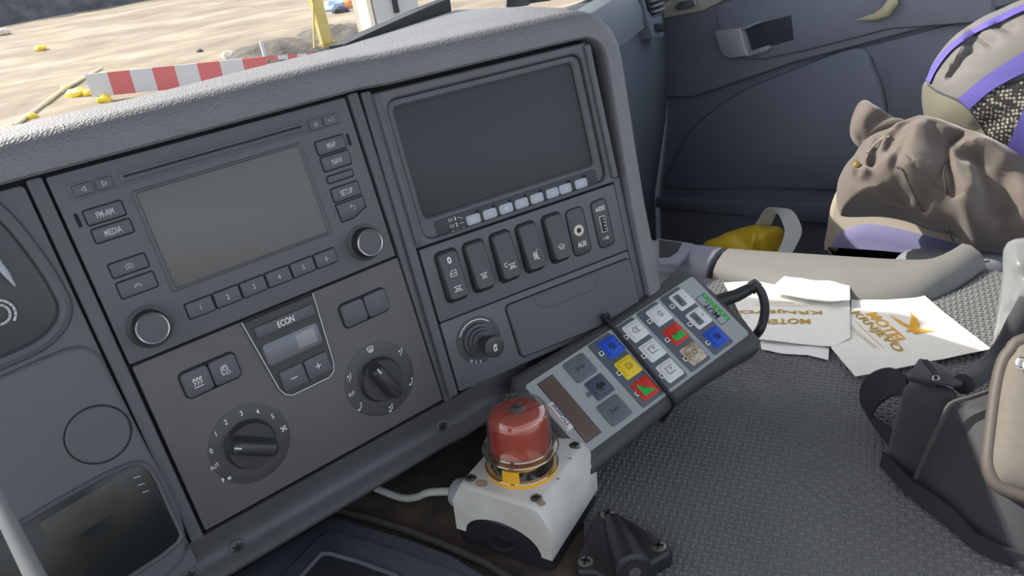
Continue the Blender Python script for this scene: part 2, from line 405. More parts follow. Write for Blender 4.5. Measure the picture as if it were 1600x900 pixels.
obj('side_panel', MB().box((ll/2-.02, Hc/2, -.32), (abs(ll), Hc, .55)), M_cab2, th)
obj('latch', MB().box((.36, Fc.uv(599, 6)[1], .03), (.08, .34, .04)), M_ink, th)
a, b = ong(22, 196, .02), ong(158, 107, .02)
mid = (a+b)/2; tag(obj('wooden_pole', MB().tube([a-mid, (b-a)*.05+a*0-(mid-a), (b-a)*.5-(mid-a)+V((0, 0, .05)), b-mid], .028, 8), mat('pole_pale', (226, 212, 172), .8, var=.1, vscale=6), loc=mid), 'long pale wooden pole lying on the dirt by yellow scraps', 'pole')
M_ysc = mat('yellow_scrap', (240, 206, 60), .5, var=.1, vscale=8)
for k, (px, py, r, lb) in enumerate([(121, 152, .16, 'large crumpled yellow scrap under the wooden pole'), (141, 150, .12, 'yellow plastic scrap beside the barrier end'), (164, 158, .11, 'yellow scrap half hidden below the barrier sheet'), (102, 139, .08, 'yellow scrap caught on the wooden pole'), (64, 78, .13, 'lone yellow scrap out on the open dirt'), (48, 184, .08, 'tiny yellow scrap near the pole foot')]):
    rock(px, py, r, M_ysc, lb, 20+k, cat='scrap', name='plastic_scrap')
for k, (px, py, r, c, lb) in enumerate([(523, 17, .28, (150, 170, 200), 'blue rag lying right of the yellow post'), (545, 13, .3, (226, 150, 96), 'orange scrap lying right of the blue rag'), (532, 22, .2, (60, 60, 66), 'black scrap between blue and orange rags')]):
    rock(px, py, r, mat('rag_%d' % k, c, .8), lb, 40+k, cat='scrap', name='rag')

# ------------------------------------------------------------------ the cab shell
def polyplate(name, F, pix, z0, z1, m, parent=None, bev=.001, smooth=0, hpix=0.0, closed=True):
    p = [F.uv(x, y, hpix) for x, y in pix]
    if smooth: p = [(q.x, q.y) for q in catmull([V((a, b, 0)) for a, b in p], smooth, True)]
    return obj(name, prism(p, [(0, z0), (0, z1-bev), (bev*.4, z1-bev*.25), (bev, z1)]), m, parent)
DX = 1.40
tag(obj('floor', MB().box((.45, .45, -1.02), (2.1, 1.9, .04)), mat('cab_floor', (40, 42, 46), .9, var=.1)), kind='structure')
M_liner = mat('roof_liner', (170, 170, 168), .9)
rp_ = [(-.75, -.45), (1.44, -.45), (1.44, .95), (.9, .93), (.3, .92), (-.75, .93)]
mb = MB().loft([[(x, y, z) for x, y in rp_] for z in (.62, .66)], smooth=False)
tag(obj('ceiling', mb, M_liner), kind='structure')
tag(obj('wall_front', MB().box((.30, 1.33, -.60), (2.2, .04, .84)), mat('firewall', (60, 62, 66), .8)), kind='structure')
# unseen box added at the windshield above the view to shade the mat
tb_ = thing('added_shade_box', None, None, Frame((.255, 1.135, .115), (1, 0, 0), (0, -.38, 1)))
obj('case', rplate(.19, .15, .012, -.012, .012, .004, 0, .09), mat('shade_box_grey', (120, 122, 126), .5), tb_)
obj('mount', rplate(.05, .05, .006, -.03, -.010, .002, 0, .09), M_black, tb_); tag(tb_, kind='structure')
# door: card, window frame, pane
FD = Frame((DX, 1.0, -.3), (0, -1, 0), (0, 0, 1))
door = obj('door_1', MB().box((.45, -.28, -.03), (1.85, .72+.36-.18+.04, .06)), M_door, frame=FD); tag(door, kind='structure')
def dp(name, pix, z0, z1, m, smooth=0, bev=.004, parent=None): return polyplate(name, FD, pix, z0, z1, m, parent or door, bev, smooth)
dp('upper_panel', [(1012, -30), (1026, 60), (1030, 150), (1090, 150), (1250, 95), (1420, 50), (1640, -10), (1700, -60)], 0, .018, M_door2, 0, .008)
dp('storage_panel', [(1050, 292), (1054, 255), (1084, 200), (1150, 148), (1230, 112), (1342, 72), (1368, 105), (1386, 160), (1390, 240), (1380, 292), (1200, 293)], -.002, .012, M_door, 5, .008)
dp('side_panel', [(1352, 72), (1420, 55), (1560, 18), (1640, 60), (1640, 330), (1400, 310), (1396, 170), (1378, 110)], -.002, .007, M_door, 0, .004)
dp('ledge', [(1030, 305), (1420, 318), (1640, 350), (1640, 380), (1030, 322)], -.002, .02, M_door, 0, .01)
hp = dp('handle_bezel', [(1128, 12), (1136, 2), (1200, -20), (1560, -80), (1560, 30), (1400, 42), (1260, 78), (1200, 90), (1155, 88), (1140, 66)], .012, .026, M_door2, 0, .006)
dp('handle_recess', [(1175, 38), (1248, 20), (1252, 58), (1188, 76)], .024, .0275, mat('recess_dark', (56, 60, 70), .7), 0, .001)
hd = dp('door_handle', [(1134, 43), (1173, 38), (1183, 76), (1187, 82), (1157, 86), (1146, 80), (1139, 66)], .026, .040, M_silver, 0, .004); tag(hd, 'silver door lever')
dp('handle_prong', [(1173, 38), (1200, 29), (1204, 31), (1176, 43)], .026, .036, M_silver, 0, .002)
dp('handle_prong', [(1180, 77), (1214, 66), (1218, 70), (1213, 75), (1186, 83)], .026, .036, M_silver, 0, .002)
gl = obj('grab_handle', MB().tube([FD.mi @ (FD.hit(x, y, h)) for x, y, h in [(1338, 31, .026), (1352, 29, .032), (1368, 26, .036), (1384, 18, .038), (1394, 4, .038), (1398, -20, .03)]], [.001, .004, .007, .010, .010, .008], 10), mat('grab_sunlit_cream', (196, 190, 160), .5), door)  # sunlit yellow highlight of the handle is put into its cream colour
dp('sill_plate', [(1021, 26), (1026, 8), (1090, -18), (1160, -40), (1160, -12), (1110, 14), (1050, 26)], .016, .026, mat('sill_cream', (186, 184, 172), .5), 0, .004)
dp('window_switch', [(1069, 8), (1075, 0), (1100, -6), (1104, 4), (1090, 10), (1074, 12)], .024, .036, M_chrome, 0, .003)
M_pane = glassy('window_glass', (225, 235, 235), .985, .02, .06, True)
YF = lambda z: 1.27-(z+.17)*.6                     # front edge of the side window: the A-pillar
tag(obj('window_1', MB().add([(DX, YF(-.17), -.17), (DX, YF(.55), .55), (DX, -.4, .55), (DX, -.4, -.17)], [(0, 1, 2, 3)]), M_pane), kind='structure')
tag(obj('trim_1', MB().loft([[(DX+.03, YF(z)+.16, z), (DX+.03, YF(z), z), (DX-.03, YF(z), z), (DX-.03, YF(z)+.16, z)] for z in (-.3, -.17, .2, .55, .64)]), M_liner), kind='structure')
tag(obj('trim_2', MB().box((DX, .32, .60), (.07, 1.44, .10)), M_liner), kind='structure')
mb = MB(); nW = 16; ws = []
for i in range(nW+1):
    x = -.8+2.2*i/nW; q = (x-.3)/1.1
    ws.append(((x, 1.28-.10*q*q, -.13), (x, .98-.04*q*q, .62)))
mb.add([p for a in ws for p in a], [(2*i, 2*i+2, 2*i+3, 2*i+1) for i in range(nW)], True)
tag(obj('window_2', mb, M_pane), kind='structure')

# unseen curtain added at the passenger end of the windshield to shade the door
cu = thing('added_shade_curtain', None, None); tag(cu, kind='structure')
rows = []
for k in range(61):
    x = .93+.45*k/60; q = (x-.3)/1.1; row = []
    for z in (-.112-.055*min(1, max(0, (x-1.2)/.05)), .13, .37, .60):
        f_ = (z+.13)/.75; row.append((x, (1.28-.10*q*q)*(1-f_)+(.98-.04*q*q)*f_-.045+.015*math.sin(k*.9+z), z))
    rows.append(row+[(a, b+.003, c) for a, b, c in reversed(row)])
obj('cloth', MB().loft(rows), mat('shade_curtain_grey', (96, 98, 104), .9), cu)
obj('rail', MB().tube([(.2, .925, .605), (1.38, .915, .605)], .006, 8), M_liner, cu)

# ------------------------------------------------------------------ dashboard
dash = thing('dashboard', 'dark grey truck dashboard console with padded hood', 'dashboard', F1)
dloc = F1.loc
def stations(pts):                                # (world point, o, n)
    return [(V(p), V(o), V(n)) for p, o, n in pts]
seam_o = (F1.y+F2.y).normalized(); seam_n = (F1.z+F2.z).normalized()
top = [(F1.w(-.30, .002, 0), F1.y, F1.z), (F1.w(0, .002, 0), F1.y, F1.z), (F1.w(.19, .002, 0), F1.y, F1.z), (F1.w(.2125, .002, .0), seam_o, seam_n), (F2.w(.012, .002, 0), F2.y, F2.z)]
top += [(F2.w(.10, .002, 0), F2.y, F2.z), (F2.w(.180, .002, 0), F2.y, F2.z)]
rc = .020
for k in range(1, 9):
    a = math.radians(90-90*k/8)
    o = F2.y*math.sin(a)+F2.x*math.cos(a)
    top.append((F2.w(.186+rc*math.cos(a), .002-rc+rc*math.sin(a)), o, F2.z))
for v, u in ((.05, .2045), (.10, .2015), (.15, .1990), (.20, .1985), (.262, .1990)): top.append((F2.w(u, -v), F2.x, F2.z))
prof = [(0, -.012), (0, .003), (.0015, .0048), (.004, .0052), (.010, .0050), (.0155, .0040), (.0195, .0020), (.0228, -.0015), (.0248, -.006), (.0258, -.012), (.0288, -.024), (.0335, -.05)]
rings = []
for i, (p, o, nn) in enumerate(top):
    k = 0 if i < 7 else min(1, (i-6)/8)           # the side returns narrower than the top
    rings.append([dloc(p+o*(a*(1-.14*k))+nn*b) for a, b in prof])
obj('padded_hood', MB().loft(rings, False), M_hood, dash)
zt = -.0574
far = [onz(-260, 270, zt), onz(0, 205, zt), onz(270, 138, zt), onz(540, 72, zt), onz(609, 68, zt)*1.12]
tp = [F1.w(-.30, .028, -.03), F1.w(0, .028, -.03), F1.w(.2125, .028, -.03), F2.w(.10, .028, -.03), F2.w(.186, .028, -.03), F2.w(.215, .02, -.05)]
plate = [(p.x, p.y, zt-.0030) for p in tp]+[(.49, .60, zt), (.50, .735, zt), (.47, .715, zt), (.30, .615, zt)]+[(p.x, p.y, zt) for p in (onz(400, 105, zt), onz(270, 138, zt), onz(0, 205, zt), onz(-260, 272, zt))]
bm = bmesh.new(); vs = [bm.verts.new(dloc(p)) for p in plate]; f = bm.faces.new(vs)
r = bmesh.ops.extrude_face_region(bm, geom=[f]); bmesh.ops.translate(bm, verts=[g for g in r['geom'] if isinstance(g, bmesh.types.BMVert)], vec=F1.mi.to_3x3() @ V((0, 0, -.03)))
bmesh.ops.recalc_face_normals(bm, faces=bm.faces); bmesh.ops.triangulate(bm, faces=bm.faces)
me = bpy.data.meshes.new('top_deck'); bm.to_mesh(me); bm.free(); obj('top_deck', me, M_hood, dash)
lipA = [(.30, .622, zt-.02), (.36, .655, zt-.02), (.43, .70, zt-.02), (.50, .745, zt-.02)]
lt = [.021, .026, .030, .033]
obj('windshield_lip', MB().loft([[dloc((x, y, z)), dloc((x+.001, y-.002, z+t)), dloc((x-.008, y+.012, z+t)), dloc((x-.008, y+.014, z))] for (x, y, z), t in zip(lipA, lt)]), mat('lip_black', (40, 44, 52), .6), dash)
# base surface behind the units, pillars between columns
def slab(name, F, u0, u1, v0, v1, z0, z1, m, parent=None, bev=.0012):
    cs = [F1.mi @ F.w(0, 0)]
    mb = rplate(u1-u0, v1-v0, .0015, z0, z1, bev, (u0+u1)/2, -(v0+v1)/2, 2)
    mb.v = [tuple(F1.mi @ (F.m @ V(p))) for p in mb.v]
    return obj(name, mb, m, parent or dash)
slab('backing', F1, -.25, .2125, -.004, .262, -.014, -.006, M_dark)
slab('backing', F2, -.012, .208, -.004, .258, -.020, -.012, M_dark)
slab('pillar_strip', F1, -.0098, -.0012, -.001, .2555, -.008, .0006, M_trim)
slab('pillar_strip', F1, .2022, .2108, -.001, .2555, -.008, .0006, M_trim)
slab('pillar_strip', F2, -.0115, -.0035, -.001, .250, -.008, .0008, M_trim)
slab('pillar_strip', F2, .1900, .1975, .120, .256, -.010, -.0002, M_trim)
# lower concave trim with lip, running under both columns
lp = [(-.2545, -.004), (-.2545, .0002), (-.2580, -.001), (-.264, -.0035), (-.270, -.0055), (-.276, -.0055), (-.2795, -.003), (-.2815, .001), (-.2835, .003), (-.288, .003), (-.2915, .000), (-.292, -.006), (-.292, -.10)]
st = [(F1.w(-.30, 0), F1.y, F1.z), (F1.w(-.011, 0), F1.y, F1.z), (F1.w(-.0105, 0), F1.y, F1.z), (F1.w(.19, 0), F1.y, F1.z), (F1.w(.2125, 0), seam_o, seam_n), (F2.w(.012, .006, -.001), F2.y, F2.z), (F2.w(.05, .006, -.004), F2.y, F2.z), (F2.w(.09, .006, -.016), F2.y, F2.z), (F2.w(.215, .006, -.020), F2.y, F2.z)]
obj('lower_trim', MB().loft([[dloc(p+o*a+nn*b) for a, b in lp] for p, o, nn in st], False), M_low, dash)
def screw_mesh(r, key='cross', dome=.25):
    mb = MB(); mb.lathe([(r, -.001), (r, r*.12), (r*.8, r*dome), (r*.45, r*dome*1.3), (.0001, r*dome*1.35)], 20)
    return mb
def add_screw(parent, loc, r, m=None, rot=0.0, torx=False, nrm=None):
    o = obj('screw', screw_mesh(r), m or M_steel, parent, loc)
    if nrm is not None: o.rotation_mode = 'QUATERNION'; o.rotation_quaternion = V(nrm).to_track_quat('Z', 'Y')
    z = r*.42; L = r*.62
    sl = [[(L*math.cos(a), L*math.sin(a)), (-L*math.cos(a), -L*math.sin(a))] for a in ((rot, rot+math.pi/2) if not torx else (rot, rot+math.pi/3, rot+2*math.pi/3))]
    obj('screw_slot', ribbon2(sl, r*.3, z), M_ink, o); return o
for px, py in ((690, 666), (741, 638), (371, 855), (297, 899)):
    u, v = F1.uv(px, py, -.0045)
    add_screw(dash, (u, v, -.0048), .0056, M_low, .4, True)
# kick panel under the lip and passenger side of the dashboard
obj('kick_panel', MB().add([dloc(p) for p in [(-.30, .56, -.33), (.30, .56, -.33), (.46, .53, -.33), (.46, .53, -.44), (.30, .56, -.44), (-.30, .56, -.44)]], [(0, 1, 4, 5), (1, 2, 3, 4)]), M_dark, dash)
pf = [(.45, .865), (.60, .875), (.80, .92), (1.02, 1.0), (1.22, 1.10), (1.34, 1.18), (1.40, 1.22)]
rings = []
for x, y in pf:
    rings.append([dloc(q) for q in [(x-.02, y+.06, -.116), (x-.01, y+.02, -.116), (x, y, -.128), (x+.004, y-.012, -.175), (x+.006, y-.014, -.30), (x-.004, y, -.44), (x-.02, y+.04, -.64), (x-.02, y+.06, -1.0)]])
obj('passenger_fascia', MB().loft(rings, False), mat('fascia_plastic', (96, 104, 114), .5, bump=.1, bscale=1500, var=.03), dash)
FP = Frame((.80, .905, -.10), V((.55, .23, 0)), (0, 0, 1))
def fpp(name, pix, z0, z1, m, parent=None, bev=.003):
    p = [FP.uv(x, y) for x, y in pix]; mb = prism(p, [(0, z0), (0, z1-bev), (bev*.4, z1-bev*.25), (bev, z1)])
    mb.v = [tuple(F1.mi @ (FP.m @ V(q))) for q in mb.v]; return obj(name, mb, m, parent or dash)
fpp('glove_lid', [(905, 22), (945, -2), (975, -8), (986, 14), (990, 46), (960, 70), (915, 95)], -.02, .022, mat('lid_plastic', (118, 128, 138), .45))
ve = fpp('air_vent', [(984, -6), (1004, -10), (1012, 10), (1010, 22), (998, 27), (990, 18)], .0, .030, M_dark)
for k in range(4):
    y = -4+8*k
    fpp('vent_slat', [(988+k*2, y), (1005+k*2, y-6), (1006+k*2, y-3), (989+k*2, y+3)], .028, .038, M_door2, ve, .001)
fpp('vent_bezel', [(980, -12), (987, -12), (999, 29), (1014, 26), (1018, 60), (1000, 62), (992, 40)], .0, .027, mat('vent_bezel_grey', (110, 120, 132), .45))
fpp('vent_knob', [(1001, 40), (1008, 38), (1012, 46), (1009, 52), (1002, 50)], .02, .040, M_knob)

# ------------------------------------------------------------------ infotainment radio
def button(parent, u0, u1, v0, v1, m=M_btn, z0=-.004, z1=.0014, r=.0012, icon=None, ioff=(0, 0), pm=M_print2, name='button', bev=.0009, well=True):
    w_, h_ = u1-u0, v1-v0; c = ((u0+u1)/2, -(v0+v1)/2, 0)
    if well:
        pw = obj('button_gap', rplate(w_+.0014, h_+.0014, r+.0006, -.003, .00015, .0001), M_dark, parent, c)
    b = obj(name, rplate(w_, h_, r, z0, z1, bev), m, parent, c)
    if icon is not None:
        me = icon if isinstance(icon, bpy.types.Mesh) else icon.mesh('symbol')
        obj('symbol', me, pm, b, (ioff[0], ioff[1], z1+.0001))
    return b
def ic(lines, s, wd, circ=()):
    ls = [[(x*s, y*s) for x, y in l] for l in lines]
    for cx, cy, r, a0, a1 in circ:
        n = max(6, int(abs(a1-a0)/20)); ls.append([((cx+r*math.cos(math.radians(a0+(a1-a0)*k/n)))*s, (cy+r*math.sin(math.radians(a0+(a1-a0)*k/n)))*s) for k in range(n+1)])
    return ribbon2(ls, wd)
T = text_copy
mm = .001
radio = thing('infotainment_radio', 'infotainment radio with wide grey screen and two knobs in dashboard', 'car radio', F1)
obj('faceplate', rplate(.1996, .1238, .0015, -.006, .0, .0008, .1002, -.0623), M_panel, radio)
obj('top_recess', rplate(.183, .0105, .002, -.002, .0002, .0002, .0995, -.0125), M_trim, radio)
sl = obj('disc_slot', rplate(.127, .0066, .001, -.002, .0006, .0004, .1005, -.0125), M_btn, radio)
obj('slot_opening', rplate(.121, .0012, .0004, -.001, .0008, .0001, .1005, -.0118), M_dark, sl)
obj('slot_lip', rplate(.121, .0018, .0006, -.001, .0012, .0004, .1005, -.0138), M_trim, sl)
tri = lambda d: ic([[(-.6*d, 0), (.6*d, .75), (.6*d, -.75), (-.6*d, 0)]], 2.0*mm, .00035)
button(radio, .0106, .0224, .0088, .0162, icon=tri(1)); button(radio, .0236, .0335, .0088, .0162, icon=tri(-1))
button(radio, .1662, .1763, .0091, .0168, icon=ic([[(-.8, -.3), (.8, -.3), (0, .8), (-.8, -.3)], [(-.8, -.8), (.8, -.8)]], 1.5*mm, .0003))
button(radio, .1774, .1892, .0091, .0168, icon=ic([[(-1.6, 0), (-.6, 0)], [(-1.1, -.5), (-1.1, .5)], [(-1.45, -.35), (-.75, .35)], [(-1.45, .35), (-.75, -.35)]], 1.3*mm, .0003, [(.8, 0, .7, -120, 120)]))
button(radio, .1662, .1886, .0250, .0348, icon=T('MAP', size=.0058, sx=.62, bold=.01))
button(radio, .1664, .1888, .0366, .0468, icon=T('NAVI', size=.0058, sx=.62, bold=.01))
button(radio, .1664, .1872, .0507, .0557)
button(radio, .1662, .1882, .0600, .0702, icon=T('SETUP', size=.0058, sx=.62, bold=.01))
b = obj('button_gap', prism([(.1655, -.0715), (.1893, -.0715), (.1893, -.0808), (.1765, -.0858), (.1665, -.0858)], [(0, -.003), (0, .0002)]), M_dark, radio)
b = obj('button', prism([(.1664, -.0722), (.1886, -.0722), (.1886, -.0800), (.1762, -.0850), (.1672, -.0850)], [(0, -.003), (0, .0008), (.0008, .0014)]), M_btn, radio)
obj('symbol', ic([[(-.9, .4), (.2, .4)], [(-.9, .4), (-.4, .9)], [(-.9, .4), (-.4, -.1)]], 2.2*mm, .0004, [(.2, -.25, .65, 90, -90)]), M_print2, b, (.178, -.077, .0016))
obj('sensor_slit', rplate(.0022, .0088, .0008, -.001, .0004, .0002, .1924, -.0300), M_dark, radio)
obj('sensor_slit', rplate(.0022, .0088, .0008, -.001, .0004, .0002, .0070, -.0292), M_dark, radio)
button(radio, .0112, .0332, .0249, .0342, icon=T('FM-AM', size=.0056, sx=.62, bold=.01))
button(radio, .0112, .0336, .0369, .0457, icon=T('MEDIA', size=.0056, sx=.62, bold=.01))
button(radio, .0120, .0338, .0601, .0692, icon=ic([[(-1, -.7), (-1, .5), (-.4, .5), (-.2, .8), (.3, .8), (.45, .5), (1, .5), (1, -.7), (-1, -.7)]], 2.0*mm, .0003, [(0, -.1, .35, 0, 360)]))
button(radio, .0118, .0342, .0726, .0830, icon=ic([[(-1.1, -.3), (-.65, -.45), (-.55, -.1), (-.3, .1), (.3, .1), (.55, -.1), (.65, -.45), (1.1, -.3)]], 2.0*mm, .0003, [(0, -.65, 1.15, 160, 20)]))
fr = frame_ring(rrect(.1165, .0685, .002, 5, .0985, -.0560), rrect(.1105, .0640, .001, 5, .0985, -.0560), -.004, .0012, .0008)
obj('screen_bezel', fr, M_trim, radio)
tag(obj('screen', rplate(.1115, .0650, .001, -.004, .0003, .0002, .0985, -.0560), M_screen, radio), 'dark grey glossy radio screen')
for k in range(6):
    u0 = .0440+k*.01865
    button(radio, u0, u0+.0175-(.0008 if k == 5 else 0), .1005, .1110, icon=T(str(k+1), size=.0052, sx=.75, bold=.005), z1=.0020)
def rotary(parent, u, v, rb, rk, h):
    o = obj('rotary_knob', MB().lathe([(rb*1.28, -.001), (rb*1.26, .0004), (rb*1.05, .0008), (rb, .001), (rb*.96, h*.35), (rk*1.1, h*.8), (rk*1.05, h)], 48, (0, 0, 0)), M_knob, parent, (u, v, 0))
    g = MB()
    for k in range(48):
        a = 2*math.pi*k/48
        g.box((rb*.98*math.cos(a), rb*.98*math.sin(a), h*.35), (.0006, .0005, h*.55), Matrix.Rotation(a, 3, 'Z'))
    obj('knurling', g, M_knob, o)
    tag(obj('chrome_ring', MB().lathe([(rk*1.08, h-.001), (rk*1.08, h+.0003), (rk*1.03, h+.0009), (rk*.97, h+.0006), (rk*.96, h-.001)], 48), mat('soft_chrome', (205, 206, 208), .28, .95), o), 'chrome ring')
    obj('knob_cap', MB().lathe([(rk*.96, h-.001), (rk*.96, h+.0003), (.0001, h+.0005)], 40), M_btn, o)
u, v = F1.uv(575, 379, .006); rotary(radio, u, v, .0112, .0094, .0100)
u, v = F1.uv(237, 512, .006); rotary(radio, u, v, .0112, .0094, .0100)

# ------------------------------------------------------------------ climate control panel
cl = thing('climate_panel', 'climate control panel with two dials below the radio', 'control panel', F1)
obj('faceplate', rplate(.2000, .1262, .0015, -.006, .0, .0008, .1010, -.1890), mat('climate_plastic', (88, 85, 87), .5, bump=.06, bscale=2500, var=.04), cl)
mp = [(.0735, -.1262), (.1272, -.1262), (.1243, -.1800), (.1225, -.1865), (.1180, -.1898), (.0880, -.1898), (.0835, -.1870), (.0808, -.1815)]
md = obj('econ_module', prism(mp, [(0, -.002), (0, .0012), (.0010, .0022)]), M_knob, cl)
obj('module_rim', ribbon2([[mp[0], mp[7], mp[6], mp[5], mp[4], mp[3], mp[2], mp[1]]], .0008, .0021), M_print2, md)
button(cl, .0790, .1238, .1325, .1412, z1=.0042, icon=T('ECON', size=.0064, sx=.72, bold=.015), ioff=(0, 0), pm=M_print, well=False)
obj('display', rplate(.0425, .0165, .003, .001, .0030, .0005, .1010, -.1548), mat('climate_lcd', (104, 106, 114), .2), cl)
obj('display_patch', rplate(.0150, .0110, .001, .0025, .0032, .0001, .1115, -.1545), mat('climate_lcd_pale', (138, 138, 142), .25), cl)
button(cl, .0837, .1020, .1695, .1856, z1=.0044, icon=ic([[(-1, 0), (1, 0)]], 2.4*mm, .0006), pm=M_print, well=False, r=.002)
button(cl, .1028, .1215, .1695, .1850, z1=.0044, icon=ic([[(-1, 0), (1, 0)], [(0, -1), (0, 1)]], 2.0*mm, .0006), pm=M_print, well=False, r=.002)
for u0, u1, vv, i1, i2 in ((.0238, .0610, .1428, 1, 1), (.1425, .1812, .1434, 0, 0)):
    umid = (u0+u1)/2; obj('button_gap', rplate(u1-u0+.002, .0204, .0045, -.003, .0003, .0002, umid, -(vv+.0088)), M_dark, cl)
    heat = ic([[(x-.15, -.5), (x+.2, -.1), (x-.15, .3), (x+.15, .7)] for x in (-.6, 0, .6)]+[[(x-.1, .5), (x+.18, .85), (x+.3, .4)] for x in (-.6, 0, .6)]+[[(-.8, -.9), (.8, -.9)]], 3.6*mm, .0005)
    rec = ic([[(-.7, -.8), (-.7, .3), (-.45, .8), (.45, .8), (.45, -.1)], [(-.7, -.8), (-.1, -.8)], [(.1, .45), (-.25, .5), (-.4, .1), (-.1, -.1), (.2, .05)]], 3.6*mm, .0005, [(.4, -.65, .32, 0, 360)])
    button(cl, u0, umid-.0003, vv, vv+.0176, z1=.003, r=.003, icon=heat if i1 else None, pm=M_print, well=False)
    button(cl, umid+.0003, u1, vv, vv+.0176, z1=.003, r=.003, icon=rec if i2 else None, pm=M_print, well=False)
def dial(px, py, ro, rk, ang, items):
    u, v = F1.uv(px, py, 0.0)
    o = obj('dial', MB().lathe([(ro, -.001), (ro, .0003), (ro-.0006, .0006), (rk*1.05, .0006), (.0001, .0006)], 56), mat('dial_disc', (66, 66, 70), .45), cl, (u, v, 0))
    k = obj('dial_knob', MB().lathe([(rk*1.04, .0), (rk*1.04, .0012), (rk, .002), (rk*.97, .0055), (rk*.93, .0065), (.0001, .0065)], 48), M_knob, o)
    g = MB(); wv = [(rk*.95, 0)]
    ln = rk*.96; bw = rk*.34
    poly = [(ln*math.cos(a), bw*math.sin(a)) for a in [2*math.pi*i/24 for i in range(24)]]
    poly = rrect(ln*2, bw*2, bw*.8, 5)
    g = prism(poly, [(-.0012, .006), (0, .0075), (.0006, .0135), (.0022, .0160), (.0035, .0166)])
    kb = obj('grip_bar', g, M_knob, k, (0, 0, 0), ang)
    obj('pointer_mark', MB().box((-ln*.80, 0, .0167), (ln*.30, .0012, .0004)), mat('pointer_white', (196, 200, 214), .5), kb)
    for txt, tx, ty, rot, sz in items:
        me = txt if isinstance(txt, bpy.types.Mesh) else (T(txt, size=sz, sx=.8, bold=.01) if isinstance(txt, str) else txt.mesh('symbol'))
        obj('marking', me, M_print, o, (tx-u, -ty-v, .0009), rot)
fan = ic([[(0, 0), (.3, .9), (.8, .6), (0, 0)], [(0, 0), (.9, -.3), (.6, -.8), (0, 0)], [(0, 0), (-.3, -.9), (-.8, -.6), (0, 0)], [(0, 0), (-.9, .3), (-.6, .8), (0, 0)]], 2.4*mm, .0004)
fan2 = ic([[(0, 0), (.3, .9), (.8, .6), (0, 0)], [(0, 0), (.9, -.3), (.6, -.8), (0, 0)], [(0, 0), (-.3, -.9), (-.8, -.6), (0, 0)], [(0, 0), (-.9, .3), (-.6, .8), (0, 0)]], 1.3*mm, .0004)
dial(391, 693, .0285, .0172, math.radians(-33), [('0', .0240, .2009, 0, .0052), ('1', .0309, .1913, 0, .0052), ('2', .0396, .1866, 0, .0052), ('3', .0512, .1857, 0, .0052), ('4', .0616, .1898, 0, .0052), ('5', .0698, .1980, 0, .0052), (fan, .0738, .2103, 0, 0), ('AUT', .0222, .2122, .1, .0040), ('P', .0238, .2242, .15, .0046), (fan2, .0278, .2250, 0, 0)])
seat_ic = lambda ar: ic([[(.2, .9), (.1, -.1), (-.5, -.3), (-.6, -.9)]]+ar, 2.5*mm, .0005, [(.35, 1.1, .2, 0, 360)])
AR = [[[(-.9, .6), (-.3, .6)], [(-.9, .6), (-.6, .9)], [(-.9, .6), (-.6, .3)]], [[(-1.3, -.6), (-.8, -.6)], [(-1.3, -.6), (-1, -.3)], [(-1.3, -.6), (-1, -.9)]]]
dfr = ic([[(-1, .6), (-.6, -.7), (.6, -.7), (1, .6), (.4, .8), (-.4, .8), (-1, .6)], [(-.4, .3), (-.3, -.9)], [(0, .4), (0, -.9)], [(.4, .3), (.3, -.9)]], 2.8*mm, .0005)
dial(594, 592, .0295, .0172, math.radians(-68), [(dfr, .1552, .1843, 0, 0), (seat_ic(AR[0]), .1789, .1977, 0, 0), (seat_ic(AR[1]), .1795, .2243, 0, 0), (seat_ic(AR[0]+AR[1]), .1564, .2365, 0, 0), (seat_ic(AR[1]), .1331, .2232, 0, 0), ('AUT', .1296, .2103, .1, .0036), (seat_ic(AR[0]), .1330, .1979, 0, 0)])

# ------------------------------------------------------------------ reversing-camera monitor
mo = thing('camera_monitor', 'black camera monitor with a row of pale soft keys, right of the radio', 'monitor', F2)
obj('housing', rplate(.1955, .1205, .002, -.012, -.007, .001, .0935, -.0625), M_panel, mo)
obj('outer_rim', frame_ring(rrect(.1960, .1215, .002, 6, .0935, -.0622), rrect(.1790, .1110, .009, 6, .0945, -.0640), -.010, .0010, .0012), M_panel, mo)
obj('inner_rim', frame_ring(rrect(.1795, .1120, .009, 6, .0945, -.0643), rrect(.1650, .0880, .004, 6, .0935, -.0590), -.010, -.0030, .0016), M_trim, mo)
tag(obj('screen', rplate(.1660, .0895, .003, -.012, -.0058, .0003, .0935, -.0592), M_screen2, mo), 'matt black monitor screen')
obj('grip_rail', rplate(.0065, .116, .002, -.008, .0042, .0018, .1905, -.0615), M_panel, mo)
obj('grip_rail', rplate(.0055, .119, .002, -.008, .0030, .0018, -.0008, -.0615), M_trim, mo)
obj('key_strip', rplate(.158, .0150, .002, -.010, -.0025, .0006, .0965, -.1145), M_screen2, mo)
sk = [None]
